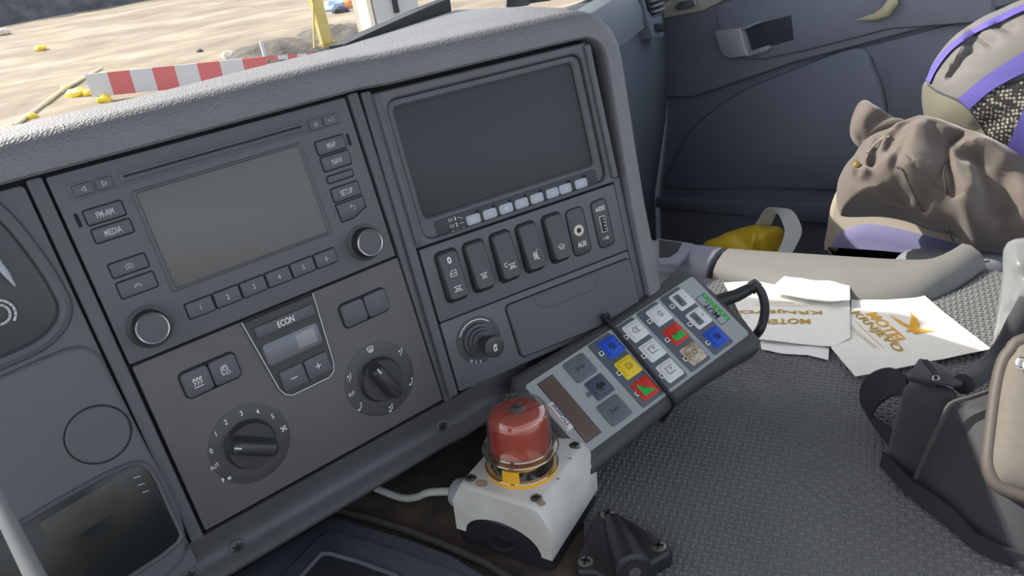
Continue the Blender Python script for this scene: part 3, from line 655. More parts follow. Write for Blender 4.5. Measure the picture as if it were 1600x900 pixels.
symb = [ic([[(-1, -.5), (-1, .5), (.6, .5), (1, .1), (.6, -.5), (-1, -.5)]], 2.2*mm, .0003), ic([[(-1, 0), (-.4, 0)], [(-.7, -.3), (-.7, .3)]], 2.2*mm, .0003, [(.4, 0, .5, -120, 120)]), ic([[(0, -.6), (0, .6)], [(.15, -.5), (.15, .5)], [(.3, -.45), (.3, .45)]], 2.2*mm, .0003, [(0, 0, .6, 0, 360)]), ic([[(math.cos(a)*.5, math.sin(a)*.5), (math.cos(a)*.9, math.sin(a)*.9)] for a in [k*math.pi/4 for k in range(8)]], 2.2*mm, .0003, [(0, 0, .3, 0, 360)]), ic([], 2.2*mm, .0003, [(0, 0, .6, 0, 360)]), ic([[(-.5, 0), (.5, 0)]], 2.2*mm, .0004), ic([[(-.5, 0), (.5, 0)], [(0, -.5), (0, .5)]], 2.2*mm, .0004), ic([[(.8, .5), (.8, -.1), (-.7, -.1)], [(-.7, -.1), (-.3, .3)], [(-.7, -.1), (-.3, -.5)]], 2.0*mm, .0004)]
for k, uc in enumerate((.0509, .0663, .0818, .0969, .1121, .1278, .1412, .1577)):
    wd = .0128 if k not in (5, 6) else .0126
    b = button(mo, uc-wd/2, uc+wd/2, .1112, .1196, m=M_soft, z0=-.006, z1=-.0012, r=.0022, icon=symb[k], pm=M_print, name='soft_key', bev=.0008, well=False)
    if k != 5: obj('indicator_lamp', MB().lathe([(.0011, -.003), (.0011, -.0008), (.0008, -.0005), (.0001, -.0005)], 12), M_ink, mo, (uc+wd/2-.0012, -.1103, 0))
for k, tx in enumerate(('3', '2', '1')):
    vy = -.1101-.0050*k; 
    obj('marking', T(tx, size=.0042, sx=.9, bold=.02), M_print, mo, (.0355, vy, -.0020))
    obj('marking', ic([[(-1, -.5), (-1, .5), (.6, .5), (1, .2), (1, -.2), (.6, -.5), (-1, -.5)]], 1.7*mm, .0003), M_print, mo, (.0315, vy, -.0020))
    obj('marking', ic([[(-1, 0), (-.3, 0), (.1, (1-k)*-.5), (1, (1-k)*-.5)]], 2.2*mm, .0003), M_print, mo, (.0400, vy, -.0020))

# ------------------------------------------------------------------ switch panel
sp = thing('switch_panel', 'panel with five rocker switches and two sockets under the monitor', 'switch panel', F2)
obj('faceplate', rplate(.1915, .0618, .0015, -.008, .0, .0008, .0940, -.1556), M_panel, sp)
r_ic = [None, None, None, None, None]
lampd = lambda off, n_, spread: ic([[(-1, .35+off), (1, .35+off)], [(-.55, .3+off), (-.5, -.05+off), (0, -.25+off), (.5, -.05+off), (.55, .3+off)]]+[[(x*.5, -.35+off), (x*(.5+spread), -.95+off)] for x in ([-1, -.5, 0, .5, 1] if n_ == 5 else [-1, -.35, .35, 1])], 3.3*mm, .00045)
for k, uc in enumerate((.0186, .0434, .0684, .0934, .1195)):
    obj('switch_well', rplate(.0205, .0440, .005, -.002, .0004, .0003, uc, -.1528), M_dark, sp)
    poly = rrect(.0180, .0395, .0042, 5)
    mbk = MB(); rr = []
    def rk(y): return .0042+.0042*(.5-y/.0395)
    for ins, t in ((-.0001, 0), (0, .62), (.0004, .86), (.0014, 1.0)):
        rr.append([(p[0], p[1], -.002+(rk(p[1])+.002)*t) for p in (inset(poly, ins) if abs(ins) > 1e-6 else poly)])
    mbk.loft(rr)
    ro = obj('rocker_switch', mbk, M_rock, sp, (uc, -.1518, 0))
    if k == 0: sy = [(T('0', size=.0072, sx=.95, bold=.03), 0, .0125), (ic([[(-.9, -.7), (-.9, 0), (-.3, .8), (.9, .8), (.9, -.7), (-.9, -.7)], [(-.9, 0), (.9, 0)]], 3.0*mm, .00045), 0, .0015), (lampd(0, 5, .5), 0, -.0105)]
    elif k == 1: sy = [(lampd(0, 4, .05), 0, -.0080)]
    elif k == 2: sy = [(lampd(0, 5, .5), .0018, -.0085), (ic([], 2*mm, .0007, [(0, 0, .8, 60, 300)]), -.0035, -.0070)]
    elif k == 3: sy = [(ic([[(-.6, -.9), (-.6, .7), (-.3, .9), (.5, .9), (.5, -.9), (-.6, -.9)], [(.5, 1.2), (1, 1.4)], [(.5, -1.1), (1, -.9)]]+[[(x, -.6), (x+.15, -.2), (x-.1, .2), (x+.1, .6)] for x in (-.35, -.05, .25)], 3.2*mm, .00045), 0, -.0080)]
    else: sy = [(ic([[(-1, .3), (-.55, -.6), (.55, -.6), (1, .3)], [(-.6, 0), (-.2, -.2), (.1, .05), (.6, -.15)]], 3.0*mm, .00045, [(0, -1.0, 1.65, 128, 52)]), 0, -.0085)]
    for me, x, y in sy:
        me = me if isinstance(me, bpy.types.Mesh) else me.mesh('symbol')
        for vtx in me.vertices: vtx.co.z = rk(vtx.co.y+y)+.00012
        obj('symbol', me, M_print, ro, (x, y, 0))
def insert(uc, vc, w_, h_):
    obj('insert_gap', rplate(w_+.0014, h_+.0014, .005, -.002, .0002, .0001, uc, -vc), M_dark, sp)
    return obj('socket_insert', rplate(w_, h_, .0046, -.002, .0014, .0012), M_rock, sp, (uc, -vc, 0))
i1 = insert(.1430, .1545, .0180, .0415); i2 = insert(.1690, .1550, .0165, .0425)
o = obj('aux_jack', MB().lathe([(.0050, .001), (.0050, .0022), (.0044, .0026), (.0024, .0026), (.0019, .0012)], 28), mat('jack_cream', (206, 200, 180), .4), i1, (-.0004, .0012, 0))
obj('jack_hole', MB().lathe([(.0020, .001), (.0020, .0024), (.0001, .0024)], 16), M_ink, i1, (-.0004, .0012, 0))
obj('lettering', T('AUX', size=.0066, sx=.66, bold=.02), M_print, i1, (.0004, -.0115, .0015))
obj('usb_port', rplate(.0062, .0150, .0005, .0, .0020, .0003), M_print2, i2, (-.0002, -.0005, 0))
obj('usb_cavity', rplate(.0048, .0134, .0003, .0, .0022, .0001), M_ink, i2, (-.0002, -.0005, 0))
g = MB()
for k in range(4): g.box((-.0002+.0008, -.0005-.0045+.003*k, .0022), (.0012, .0012, .0003))
obj('usb_contacts', g, M_print2, i2)
obj('lettering', T('AUDIO', size=.0052, sx=.6, bold=.02), M_print, i2, (0, .0135, .0015))
obj('symbol', ic([[(-1.4, 0), (1.2, 0)], [(-.6, 0), (0, .5), (.5, .5)], [(-.2, 0), (.3, -.5), (.7, -.5)], [(1.2, 0), (.9, .2)], [(1.2, 0), (.9, -.2)]], 2.3*mm, .0004, [(-1.4, 0, .2, 0, 360), (.6, .5, .12, 0, 360)]), M_print, i2, (0, -.0135, .0015))

# ------------------------------------------------------------------ lighter panel and drawer
lpn = thing('lighter_panel', 'lower dashboard panel with lighter socket and flat drawer', 'storage panel', F2)
obj('faceplate', rplate(.1915, .0610, .0015, -.008, .0, .0008, .0938, -.2180), M_panel, lpn)
dpoly = [(.0595, -.1935), (.1855, -.1940), (.1885, -.1965), (.1890, -.2420), (.1860, -.2455), (.0625, -.2420), (.0595, -.2390), (.0575, -.1965)]
obj('drawer_gap', prism(inset(dpoly, -.0010), [(0, -.002), (0, .0003)]), M_dark, lpn)
dr = obj('drawer', prism(dpoly, [(0, -.002), (0, .0016), (.0012, .0026)]), M_trim, lpn)
arc = [(.0835, -.1945), (.0850, -.2010), (.0890, -.2060), (.0950, -.2080), (.1400, -.2085), (.1470, -.2060), (.1505, -.2010), (.1515, -.1950)]
obj('finger_pull', MB().tube([(x, y, .0024) for x, y in arc], .0006, 6), M_btn, dr)
u, v = F2.uv(748, 531); ls = obj('lighter_socket', MB().lathe([(.0205, -.001), (.0200, .0006), (.0150, .0010), (.0145, .004), (.0130, .0045), (.0118, .0045), (.0115, .007), (.0105, .0075), (.0095, .0075), (.0092, .010), (.0080, .0105), (.0001, .0105)], 44), M_rock, lpn, (u, v, 0))
lk = obj('lighter_knob', MB().lathe([(.0055, .009), (.0055, .018), (.0088, .021), (.0092, .026), (.0085, .0285), (.0060, .0292), (.0001, .0288)], 36), M_knob, ls, (.0008, -.0010, 0))
obj('symbol', ic([[(-.35, -.9), (-.35, .3), (.35, .3), (.35, -.9), (-.35, -.9)], [(-.35, .1), (.1, .8), (.6, .5)]], 3.0*mm, .0008), M_print, lk, (0, 0, .0294))
obj('arc_mark', ic([], 1, .0007, [(0, 0, .0178, 45, 150)]), M_print, ls, (0, 0, .0009))
for k, ch in enumerate('MAX 120W'):
    if ch == ' ': continue
    a = math.radians(232+k*13); obj('marking', T(ch, size=.0042, sx=.75, bold=.02), M_print2, ls, (.0185*math.cos(a), .0185*math.sin(a), .0009), a+math.pi/2)

# ------------------------------------------------------------------ instrument side of the dashboard (left)
ins = thing('instrument_fascia', 'instrument fascia left of the radio with round cap and dark display', 'fascia', F1)
obj('base', rplate(.190, .272, .003, -.010, -.0012, .001, -.1062, -.1370), M_panel, ins)
FI = F1
lowp = [FI.uv(*p) for p in ((-160, 660), (0, 589), (70, 558), (111, 543), (138, 544), (158, 560), (176, 592), (230, 700), (267, 768), (284, 815), (290, 850), (280, 880), (240, 915), (100, 1010), (-160, 1150))]
obj('lower_fascia', prism([(q.x, q.y) for q in catmull([V((a, b, 0)) for a, b in lowp[1:-2]], 4)]+[lowp[-1], lowp[0]], [(0, -.004), (0, .0012), (.0012, .0024), (.003, .0028)]), M_panel, ins)
cu, cv = FI.uv(154, 679, .003)
cpo = obj('cap_groove', MB().lathe([(.0190, .001), (.0190, .0030), (.0001, .0030)], 40), M_dark, ins, (cu, cv, 0))
obj('round_cap', MB().lathe([(.0180, .001), (.0180, .0032), (.0170, .0040), (.0001, .0042)], 40), M_panel, ins, (cu, cv, 0))
dpx = [(-20, 850), (42, 815), (110, 775), (165, 745), (205, 728), (220, 727), (233, 736), (243, 752), (262, 795), (277, 826), (281, 836), (275, 846), (250, 866), (195, 902), (100, 960), (0, 1000)]
dpl = [FI.uv(*p, .003) for p in dpx]
obj('display_rim', frame_ring(inset(dpl, -.0030), inset(dpl, .0002), .0, .0058, .0014), M_trim, ins)
dg_ = obj('display_glass', prism(dpl, [(0, .0), (0, .0034), (.0004, .0036)]), mat('display_black_glass', (30, 34, 36), .25), ins)
polyplate('display_field', FI, [(60, 818), (175, 750), (184, 756), (197, 787), (192, 795), (172, 805), (108, 845), (84, 855), (75, 840)], .003, .0040, mat('display_olive', (62, 60, 54), .4), ins, .0001, 0, .004)
for k in range(3):
    a = FI.uv(209+k*7, 747+k*11.5, .004); b = FI.uv(219+k*6.5, 744+k*11.2, .004); obj('marking', ribbon2([[a, b]], .0005, .0039), M_print2, ins)
rec = [FI.uv(*p) for p in ((-120, 300), (-40, 318), (0, 347), (40, 395), (66, 432), (80, 456), (90, 480), (84, 504), (56, 531), (0, 557), (-60, 580), (-140, 600))]
rc_ = [(q.x, q.y) for q in catmull([V((a, b, 0)) for a, b in rec], 4)]
obj('recess_rim', MB().tube([(x, y, -.0004) for x, y in inset(rc_, -.004)[1:-1]], .0040, 8), M_trim, ins)
lv = obj('brake_lever_plate', prism(rc_, [(0, -.002), (0, .0002), (.002, .0012)]), M_rock, ins)
sx_, sy_ = FI.uv(-3, 492, .003)
obj('brake_symbol', ic([], 1, .0014, [(0, 0, .0058, 0, 360), (0, 0, .0085, -45, 70), (0, 0, .0085, 110, 250)]), M_print2, lv, (sx_, sy_, .0024))
obj('lever_edge', MB().tube([FI.mi @ FI.hit(x, y, .006) for x, y in ((-30, 370), (-8, 405), (10, 428), (24, 447))], [.002, .0022, .0018, .0004], 8), M_soft, lv)
# steering column stalk crossing the lower left corner
sp0, sp1, sp2 = ray(-40, 706).normalized()*.36, ray(22, 835).normalized()*.34, ray(110, 1010).normalized()*.32
FS = Frame(sp2, V((1, 0, 0)), V((0, 1, 0)))
stk_ = thing('column_stalk', 'grey steering column stalk crossing the lower left corner', 'lever', FS)
pts = [FS.loc(p) for p in (sp0.lerp(sp1, -.05), sp0, sp0.lerp(sp1, .3), sp1, sp1.lerp(sp2, .6), sp2)]
obj('rod', MB().tube(pts, [.001, .0028, .0030, .0030, .0034, .0045], 16), mat('stalk_grey', (112, 116, 118), .6), stk_)
obj('column_shroud', MB().lathe([(.03, -.14), (.036, -.06), (.034, -.01), (.02, .004), (.0001, .006)], 28), M_knob, stk_)

# ------------------------------------------------------------------ engine tunnel, mat, ridge
ZM = -.42
tun = MB().loft([[(-.20, .60, z), (.78, .60, z), (.80, .32, z), (.88, .29, z), (.88, -.35, z), (-.20, -.35, z)] for z in (-1.0, -.4245)], smooth=False)
tag(obj('engine_tunnel', tun, M_worn), 'worn brown-black engine tunnel floor beside the emergency stop box', 'tunnel')
mt = thing('rubber_mat', 'grey rubber mat with raised basket weave bars on the tunnel', 'mat', Frame((.5, .2, ZM), (1, 0, 0), (0, 1, 0)))
mo_ = [(.295, .372), (.335, .50), (.36, .56), (.60, .56), (.655, .64), (.672, .60), (.69, .53), (.70, .45), (.712, .372), (.735, .335), (.763, .313), (.812, .301), (.873, .297), (.873, -.30), (.12, -.30), (.15, .10), (.205, .24), (.245, .32)]
ml = [(x-.5, y-.2) for x, y in mo_]
obj('sheet', prism(ml, [(0, -.004), (0, -.0006), (.001, 0)]), M_rub, mt)
def inside(p, poly):
    x, y = p; c = False; n_ = len(poly)
    for i in range(n_):
        x1, y1 = poly[i]; x2, y2 = poly[(i+1) % n_]
        if (y1 > y) != (y2 > y) and x < (x2-x1)*(y-y1)/(y2-y1)+x1: c = not c
    return c
e1 = V((.9, .436)).normalized(); e2 = V((e1.y, -e1.x)); sp_ = .00553
mli = inset(ml, .003)
bars = MB(); base = V((.5, .2))
for i in range(-130, 130):
    for j in range(-130, 130):
        c = e1*(i*sp_)+e2*(j*sp_)
        wx, wy = c.x+.5, c.y+.2
        if wx < .12 or wx > .87 or wy > .6 or wy < -.12: continue
        d = RW.transposed() @ V((wx, wy, ZM))
        if d.z <= 0 or not (-200 < 800+FPX*d.x/d.z < 2100 and 330 < 450+FPX*d.y/d.z < 1350): continue
        if not inside((c.x, c.y), mli): continue
        L, wdt, ax, ay = (.0027, .00095, e2, e1) if (i+j) % 2 == 0 else (.0024, .0013, e1, e2)
        q = [c-ax*L-ay*wdt, c+ax*L-ay*wdt, c+ax*L+ay*wdt, c-ax*L+ay*wdt]
        t_ = [c-ax*L*.8-ay*wdt*.55, c+ax*L*.8-ay*wdt*.55, c+ax*L*.8+ay*wdt*.55, c-ax*L*.8+ay*wdt*.55]
        bars.add([(p.x, p.y, -.0001) for p in q]+[(p.x, p.y, .0011) for p in t_], [(4, 5, 6, 7), (0, 1, 5, 4), (1, 2, 6, 5), (2, 3, 7, 6), (3, 0, 4, 7)])
me = bpy.data.meshes.new('raised_bars'); me.from_pydata(bars.v, [], bars.f); me.update()
tag(obj('raised_bars', me, M_rub, mt), kind='stuff')
# ridge along the right edge of the tunnel
inner = [(.640, .70), (.662, .632), (.680, .57), (.691, .53), (.701, .45), (.712, .378), (.735, .338), (.763, .316), (.812, .304), (.875, .300)]
outer = [(.700, .72), (.718, .639), (.735, .58), (.746, .54), (.783, .45), (.815, .374), (.832, .345), (.848, .338), (.868, .335), (.885, .334)]
inn = catmull([V((x, y, 0)) for x, y in inner], 4); out = catmull([V((x, y, 0)) for x, y in outer], 4)
def ridge(i0, i1, m, name, top=.0):
    rings = []
    for a, b in zip(inn[i0:i1], out[i0:i1]):
        pr = []
        for q, h in ((0, -.424), (.0, -.419), (.06, -.411), (.25, -.403), (.6, -.398), (.9, -.399), (.98, -.403), (1.03, -.415), (1.06, -.50), (1.08, -.70), (.5, -.70)):
            p = a.lerp(b, q); pr.append((p.x, p.y, h+top))
        rings.append(pr)
    return obj(name, MB().loft(rings), m)
def on_curve(px): return None
tr = tag(ridge(0, 11, M_ridge2, 'trim_3'), kind='structure')
rd = tag(ridge(11, len(inn), M_ridge, 'trim_4', .0), kind='structure')
FR_ = Frame((.70, .63, -.3985), (1, 0, 0), (0, 1, 0))
polyplate('cup_opening', FR_, [(1030, 376), (1066, 381), (1058, 395), (1046, 403), (1030, 404)], -.002, .0015, mat('cup_black', (22, 24, 30), .7), tr, .0002).matrix_parent_inverse = Matrix.Identity(4)
bpy.data.objects['cup_opening'].matrix_world = FR_.m
g_ = polyplate('cup_cover', FR_, [(1026, 373), (1084, 381), (1074, 397), (1060, 412), (1030, 413)], -.004, .0008, M_ridge2, tr, .001); g_.matrix_world = FR_.m
# worn tray at the bottom
FTr = Frame((.14, .44, -.412), (1, 0, 0), (0, 1, 0))
ty = thing('storage_tray', 'dark grey moulded storage tray on the tunnel below the dashboard', 'tray', FTr)
T1 = [(519, 806), (560, 818), (640, 842), (704, 866), (760, 900), (820, 960), (560, 1100), (300, 980), (340, 912), (440, 850)]
polyplate('tray_rim', FTr, T1, -.010, .0, mat('tray_plastic', (84, 88, 98), .55, bump=.1, bscale=1500, var=.1, vscale=80), ty, .002)
T2 = [(514, 832), (532, 834), (620, 862), (725, 899), (790, 960), (560, 1080), (400, 990), (440, 905), (495, 845)]
polyplate('tray_step', FTr, T2, -.004, .0035, _m['tray_plastic'], ty, .0025)
T3 = [(503, 868), (515, 867), (560, 880), (620, 902), (680, 960), (560, 1040), (440, 990), (470, 905)]
pp = [FTr.uv(*p, .0035) for p in T3]
obj('tray_recess', frame_ring(inset(pp, -.003), inset(pp, .001), .0, .0062, .0016), _m['tray_plastic'], ty)
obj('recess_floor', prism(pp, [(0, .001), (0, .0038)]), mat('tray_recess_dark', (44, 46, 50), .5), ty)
ed = [onz(x, y, -.418) for x, y in ((524, 797), (582, 812), (637, 829), (701, 854), (760, 880), (830, 925))]
tag(obj('floor_edging', MB().tube(ed, .0032, 8), mat('edging_brown', (74, 66, 60), .8, var=.2, vscale=120)), 'dirty brown edging strip between tray and tunnel floor', 'edging')

# ------------------------------------------------------------------ emergency stop box
cE = V((.2500, .3875, -.42)); ea = V((.379, -.925, 0)).normalized(); eb = V((.905, .425, 0)); eb = (eb-ea*eb.dot(ea)).normalized()
tilt = Matrix.Rotation(math.radians(4.0), 3, (RW @ V((0, 0, 1))*V((1, 1, 0))).normalized())
FE = Frame(cE+V((0, 0, .0015)), tilt @ ea, tilt @ eb)       # x: towards the camera right, y: away, z: up
es = thing('emergency_stop_box', 'white and black emergency stop box with red mushroom button', 'emergency stop', FE)
hx, hy, H = .0415, .0425, .0585
# local x in [-hx, hx] , y in [-hy, hy]; front (towards camera left) is -y, right sloping face is +x
obj('base', prism(rrect(2*hx-.001, 2*hy-.001, .005, 4), [(0, 0), (0, .030), (.001, .031)]), M_black, es)
def cover():
    mb = MB(); n_ = 22
    arch = lambda x: .012+.021*max(0.0, 1-(x/.033)**2)**.5 if abs(x) < .033 else .012
    # top outline with chamfer on the +x and -x sides
    xs = [-hx, -.034, -.0332]+[(-.033+.066*i/n_) for i in range(n_+1)]+[.0332, .034, hx]
    rows = []
    for y, yi in ((-hy, 0), (hy, 1)):
        bot = [(x, y, arch(x)) for x in xs]
        rows.append(bot)
    top_ = lambda x: H-.013 if abs(x) > hx-.001 else H
    xt = [-hx]+[-.0335]*2+[max(-.0335, min(.0335, x)) for x in xs[3:-3]]+[.0335]*2+[hx]
    def ring(y):
        return [(x, y, arch(x)) for x in xs]
    # front wall
    pr_ = [(-hx, H-.0155), (-.0365, H-.0055), (-.0335, H-.0012), (-.0315, H), (.0295, H), (.0325, H-.0014), (.0365, H-.0065), (hx, H-.0155)]
    xs = sorted(set(xs+[p[0] for p in pr_]))
    def tz(x):
        for (a, za), (b, zb_) in zip(pr_[:-1], pr_[1:]):
            if a <= x <= b: return za+(zb_-za)*(x-a)/(b-a)
        return H-.0155
    for y, sg in ((-hy, 1), (hy, -1)):
        lo = [(x, y, arch(x)) for x in xs]
        hi = [(x, y, tz(x)-.0029) for x in xs]
        b = len(mb.v); mb.v += lo+hi; m_ = len(xs)
        for i in range(m_-1): mb.f.append((b+i, b+i+1, b+m_+i+1, b+m_+i)); mb.sm.append(False); mb.mi.append(0)
    # top plate and chamfers as strips along y
    prof = [(-hx, .012), (-hx, H-.0155), (-.0365, H-.0055), (-.0335, H-.0012), (-.0315, H), (.0295, H), (.0325, H-.0014), (.0365, H-.0065), (hx, H-.0155), (hx, .012)]
    rings = []
    for y, dz in ((-hy, -.0030), (-hy+.0012, -.0010), (-hy+.0035, 0), (hy-.0035, 0), (hy-.0012, -.001), (hy, -.003)):
        rings.append([(x, y, z+(dz if z > .02 else 0)) for x, z in prof])
    mb.loft(rings, False)
    return mb
M_stain = mat('stain_brown', (176, 160, 134), .7, col2=(150, 128, 98), vscale=300)
cv_ = obj('cover', cover(), mat('estop_cover', (206, 204, 198), .5, col2=(184, 180, 170), vscale=26), es)
for sx, sy in ((-.0285, -.0335), (.0275, -.0335), (.0275, .0335), (-.0285, .0335)): add_screw(es, (sx, sy, H-.0005), .0046, M_steel, .5)
for k, (px, py, r) in enumerate(((752, 755, .0052), (846, 786, .0034), (891, 716, .0013), (872, 748, .0012), (905, 730, .0022))):
    u, v = FE.uv(px, py, H); n_ = 14
    if k == 4: continue
    poly = [(u+r*(1+.3*noise.noise(V((math.cos(a), math.sin(a), k*3.1))))*math.cos(a), v+.75*r*(1+.4*noise.noise(V((math.cos(a), math.sin(a), k*2.7))))*math.sin(a)) for a in [2*math.pi*i/n_ for i in range(n_)]]
    obj('stain', prism(poly, [(0, H-.0002), (0, H+.00015)]), M_stain, cv_)
obj('knockout', MB().lathe([(.0105, -.001), (.0105, .0006), (.0095, .0010), (.0088, .0004), (.0001, .0002)], 32), M_black, es, (.002, -hy+.0005, .0160))
bpy.data.objects[es.children[-1].name].rotation_euler = (math.pi/2, 0, 0)
du, dv = FE.uv(816, 727, H); 
hd_ = (du, dv, H)
obj('yellow_ring', MB().lathe([(.0278, -.001), (.0278, .0030), (.0270, .0036), (.0240, .0036), (.0236, .0)], 48), M_yel, es, hd_)
obj('button_collar', MB().lathe([(.0185, .002), (.0185, .012), (.0175, .0125), (.0001, .0125)], 36), M_yel, es, hd_)
obj('button_neck', MB().lathe([(.0225, .0), (.0225, .0060), (.0190, .0075), (.0001, .0075)], 36), M_ink, es, hd_)
obj('red_button', MB().lathe([(.0175, .0165), (.0205, .0160), (.0222, .0175), (.0226, .0215), (.0226, .0390), (.0222, .0440), (.0205, .0475), (.0170, .0497), (.0110, .0508), (.0001, .0512)], 48), M_red, es, hd_)
obj('shaft', MB().lathe([(.013, .010), (.013, .018), (.0001, .018)], 24), M_red, es, hd_)
kl = obj('key_lock', MB().lathe([(.0058, .050), (.0058, .0525), (.0052, .0529), (.0001, .0529)], 28), M_chrome, es, hd_)
obj('key_slot', MB().box((0, 0, .0530), (.0050, .0014, .0003)), M_ink, kl, (0, 0, 0), .5)
obj('clear_guard', MB().lathe([(.0272, .003), (.0274, .0170), (.0284, .0180), (.0284, .0196), (.0272, .0206), (.0250, .0210), (.0243, .0222), (.0241, .0430), (.0235, .0485), (.0216, .0522), (.0176, .0547), (.0100, .0558), (.0001, .0560)], 48), M_clear, es, hd_)
M_clear2 = glassy('clear_rim', (225, 218, 205), .62, .08, .4, True)
for rr_, zz in ((.0282, .0188), (.0246, .0214), (.0273, .0040)):
    obj('guard_rim', MB().lathe([(rr_+.0008, zz-.0006), (rr_+.0011, zz), (rr_+.0008, zz+.0006), (rr_-.0006, zz+.0006), (rr_-.0006, zz-.0006), (rr_+.0008, zz-.0006)], 48), M_clear2, es, hd_)
tabm = MB()
tu, tv = FE.uv(797, 752, H+.008)
for a0 in (math.atan2(tv-dv, tu-du),):
    pts = [(.0276*math.cos(a0+k*.06), .0276*math.sin(a0+k*.06)) for k in range(-4, 5)]
    rings = [[(p[0], p[1], .002), (p[0], p[1], .0150), (p[0]*.965, p[1]*.965, .0150), (p[0]*.965, p[1]*.965, .002)] for p in pts]
    tabm.loft(rings)
obj('yellow_tab', tabm, M_yel, es, hd_)
# cable gland and white cable on the side facing the dashboard (-x side of the box)
gp = FE.loc(onz(694, 765, -.392)); gp = V((-hx, min(max(gp.y, -.03), .03), .024))
gd = V((-1, -.0, 0))
gl_ = obj('cable_gland', MB().lathe([(.0105, 0), (.0105, .004), (.0095, .0045), (.0120, .005), (.0120, .013), (.0105, .016), (.0065, .0185), (.0001, .0185)], 18), mat('gland_grey', (156, 160, 164), .5), es, gp)
gl_.rotation_euler = (0, -math.pi/2, 0)
cp = [gp+gd*.015]+[FE.loc(onz(x, y, z)) for x, y, z in ((672, 769, -.398), (652, 776, -.408), (630, 778, -.413), (605, 770, -.413), (578, 758, -.413), (540, 735, -.413), (500, 705, -.413))]
tag(obj('cable', MB().tube(catmull(cp, 5), .0033, 10), mat('cable_white', (190, 190, 182), .5), es), 'white cable')
# ------------------------------------------------------------------ handset
FH = Frame((.42902, .42205, -.36701), (.99203, -.06297, .10914), (-.00726, .83616, .54844))
FH.o = FH.o*.93; FH.m = Matrix.Translation(FH.o) @ FH.m.to_3x3().to_4x4() @ Matrix.Scale(.93, 4); FH.mi = FH.m.inverted()
hs = thing('control_handset', 'grey keypad handset with coloured buttons leaning against the dashboard', 'remote control', FH)
half = [(-.1195, .047), (-.113, .0555), (-.06, .0535), (0, .0505), (.045, .0515), (.085, .0545), (.108, .0575), (.1165, .050), (.1185, .0), (.1165, -.050), (.108, -.0575), (.085, -.0545), (.045, -.0515), (0, -.0505), (-.06, -.0535), (-.113, -.0555), (-.1195, -.047)]
obj('body', prism(half, [(.014, -.040), (.005, -.037), (.0015, -.028), (0, -.014), (0, -.006), (.0015, -.003), (.0055, -.0004), (.0075, 0)]), M_hset, hs)
fp = [(-.112, .0400), (.1105, .0405), (.1065, -.0410), (-.1075, -.0405)]
fpr = [(-.1110, .0385), (-.1085, .0405), (.1075, .0408), (.1100, .0385), (.1085, -.0385), (.1060, -.0410), (-.1060, -.0408), (-.1085, -.0385)]
obj('face_label', prism(fpr, [(0, -.0005), (0, .0003), (.0002, .0005)]), M_face, hs)
for xc in (.0775, .0450, .0127, -.0190):
    obj('key_strip', rplate(.0275, .0775, .002, .0002, .0008, .0001, xc-.0035, .0008), M_strip, hs)
M_kw = mat('key_white', (214, 215, 212), .45); M_kb = mat('key_blue', (36, 84, 190), .4); M_ky = mat('key_yellow', (232, 200, 46), .45); M_kr = mat('key_red', (206, 52, 44), .45); M_kg = mat('key_green', (54, 168, 66), .45); M_kd = mat('key_grey', (96, 104, 110), .45); M_ks = mat('key_slate', (74, 86, 98), .4)
R90 = math.pi/2
def key(x, y, m, icon=None, size=.0172, split=None, m2=None, pm=M_ink, z=.0030):
    rim = obj('key_rim', rplate(size+.003, size+.003, .002, .0006, .0016, .0006), m if m is not M_kd else M_kd, hs, (x, y, 0), R90)
    k = obj('key', rplate(size*.86, size*.86, .0022, .001, z, .0008), m, hs, (x, y, 0), R90)
    if split == 'half':
        obj('key_half', rplate(size*.82, size*.42, .0015, z-.0002, z+.0002, .0001, 0, size*.205) if m2 is M_kd else rplate(size*.42, size*.82, .0015, z-.0002, z+.0002, .0001, -size*.205, 0), m2, k)
    if split == 'diag':
        s = size*.40; obj('key_half', prism([(s, s), (-s, s), (-s, -s)], [(0, z-.0002), (0, z+.0002)]), m2, k)
    if icon is not None:
        me = icon if isinstance(icon, bpy.types.Mesh) else icon.mesh('symbol'); obj('symbol', me, pm, k, (0, 0, z+.0003))
    return k
I = lambda ls, c=(): ic(ls, 4.0*mm, .0005, c)
frm = lambda d: I([[(-.8, -1), (-.8, 1), (.8, 1), (.8, -1)] if d else [(-.8, 1), (.8, 1), (.8, -1), (-.8, -1)], [(.2, -.2), (.2, -.6)], [(0, -.4), (.4, -.4)]])
rows = (.0256, .0007, -.0243)
key(.0790, rows[0], M_kw, None, split='half', m2=M_kd); key(.0780, rows[1], M_kw, None, split='half', m2=M_kd)
for r_, tx, sg in ((rows[0], 'F2', 0), (rows[1], 'F1', 1)):
    obj('key_lettering', T(tx, size=.0050, bold=.01), M_ink, hs, (.0745, r_, .0034), R90)
    obj('key_lettering', ic([[(-1, 0), (1, 0)]]+([[(0, -1), (0, 1)]] if sg else []), 1.2*mm, .0004), M_ink, hs, (.0825, r_, .0034), R90)
lampI = I([[(-.9, -.8), (.1, .9)], [(-.4, -.9), (.5, .7)], [(.1, -.9), (.9, .6)], [(-.9, .2), (.2, -1)]], [(-.1, 0, .55, 0, 360)])
key(.0765, rows[2], M_kb, lampI)
key(.0467, rows[0], M_kw, I([[(-.7, -.6), (.7, -.6), (.7, .1), (.1, .1), (.1, .7)], [(-.7, -.6), (-.7, .1), (-.2, .1)]]))
k_ = key(.0455, rows[1], M_kr, I([], [(0, .5, .3, 0, 360)]), split='half', m2=M_kg)
key(.0442, rows[2], mat('key_dirty', (206, 198, 180), .5, col2=(150, 120, 84), vscale=160), I([[(-.5, -.7), (-.5, .3), (.5, .3), (.5, -.7), (-.5, -.7)], [(-.9, .8), (-.5, .8)]]))
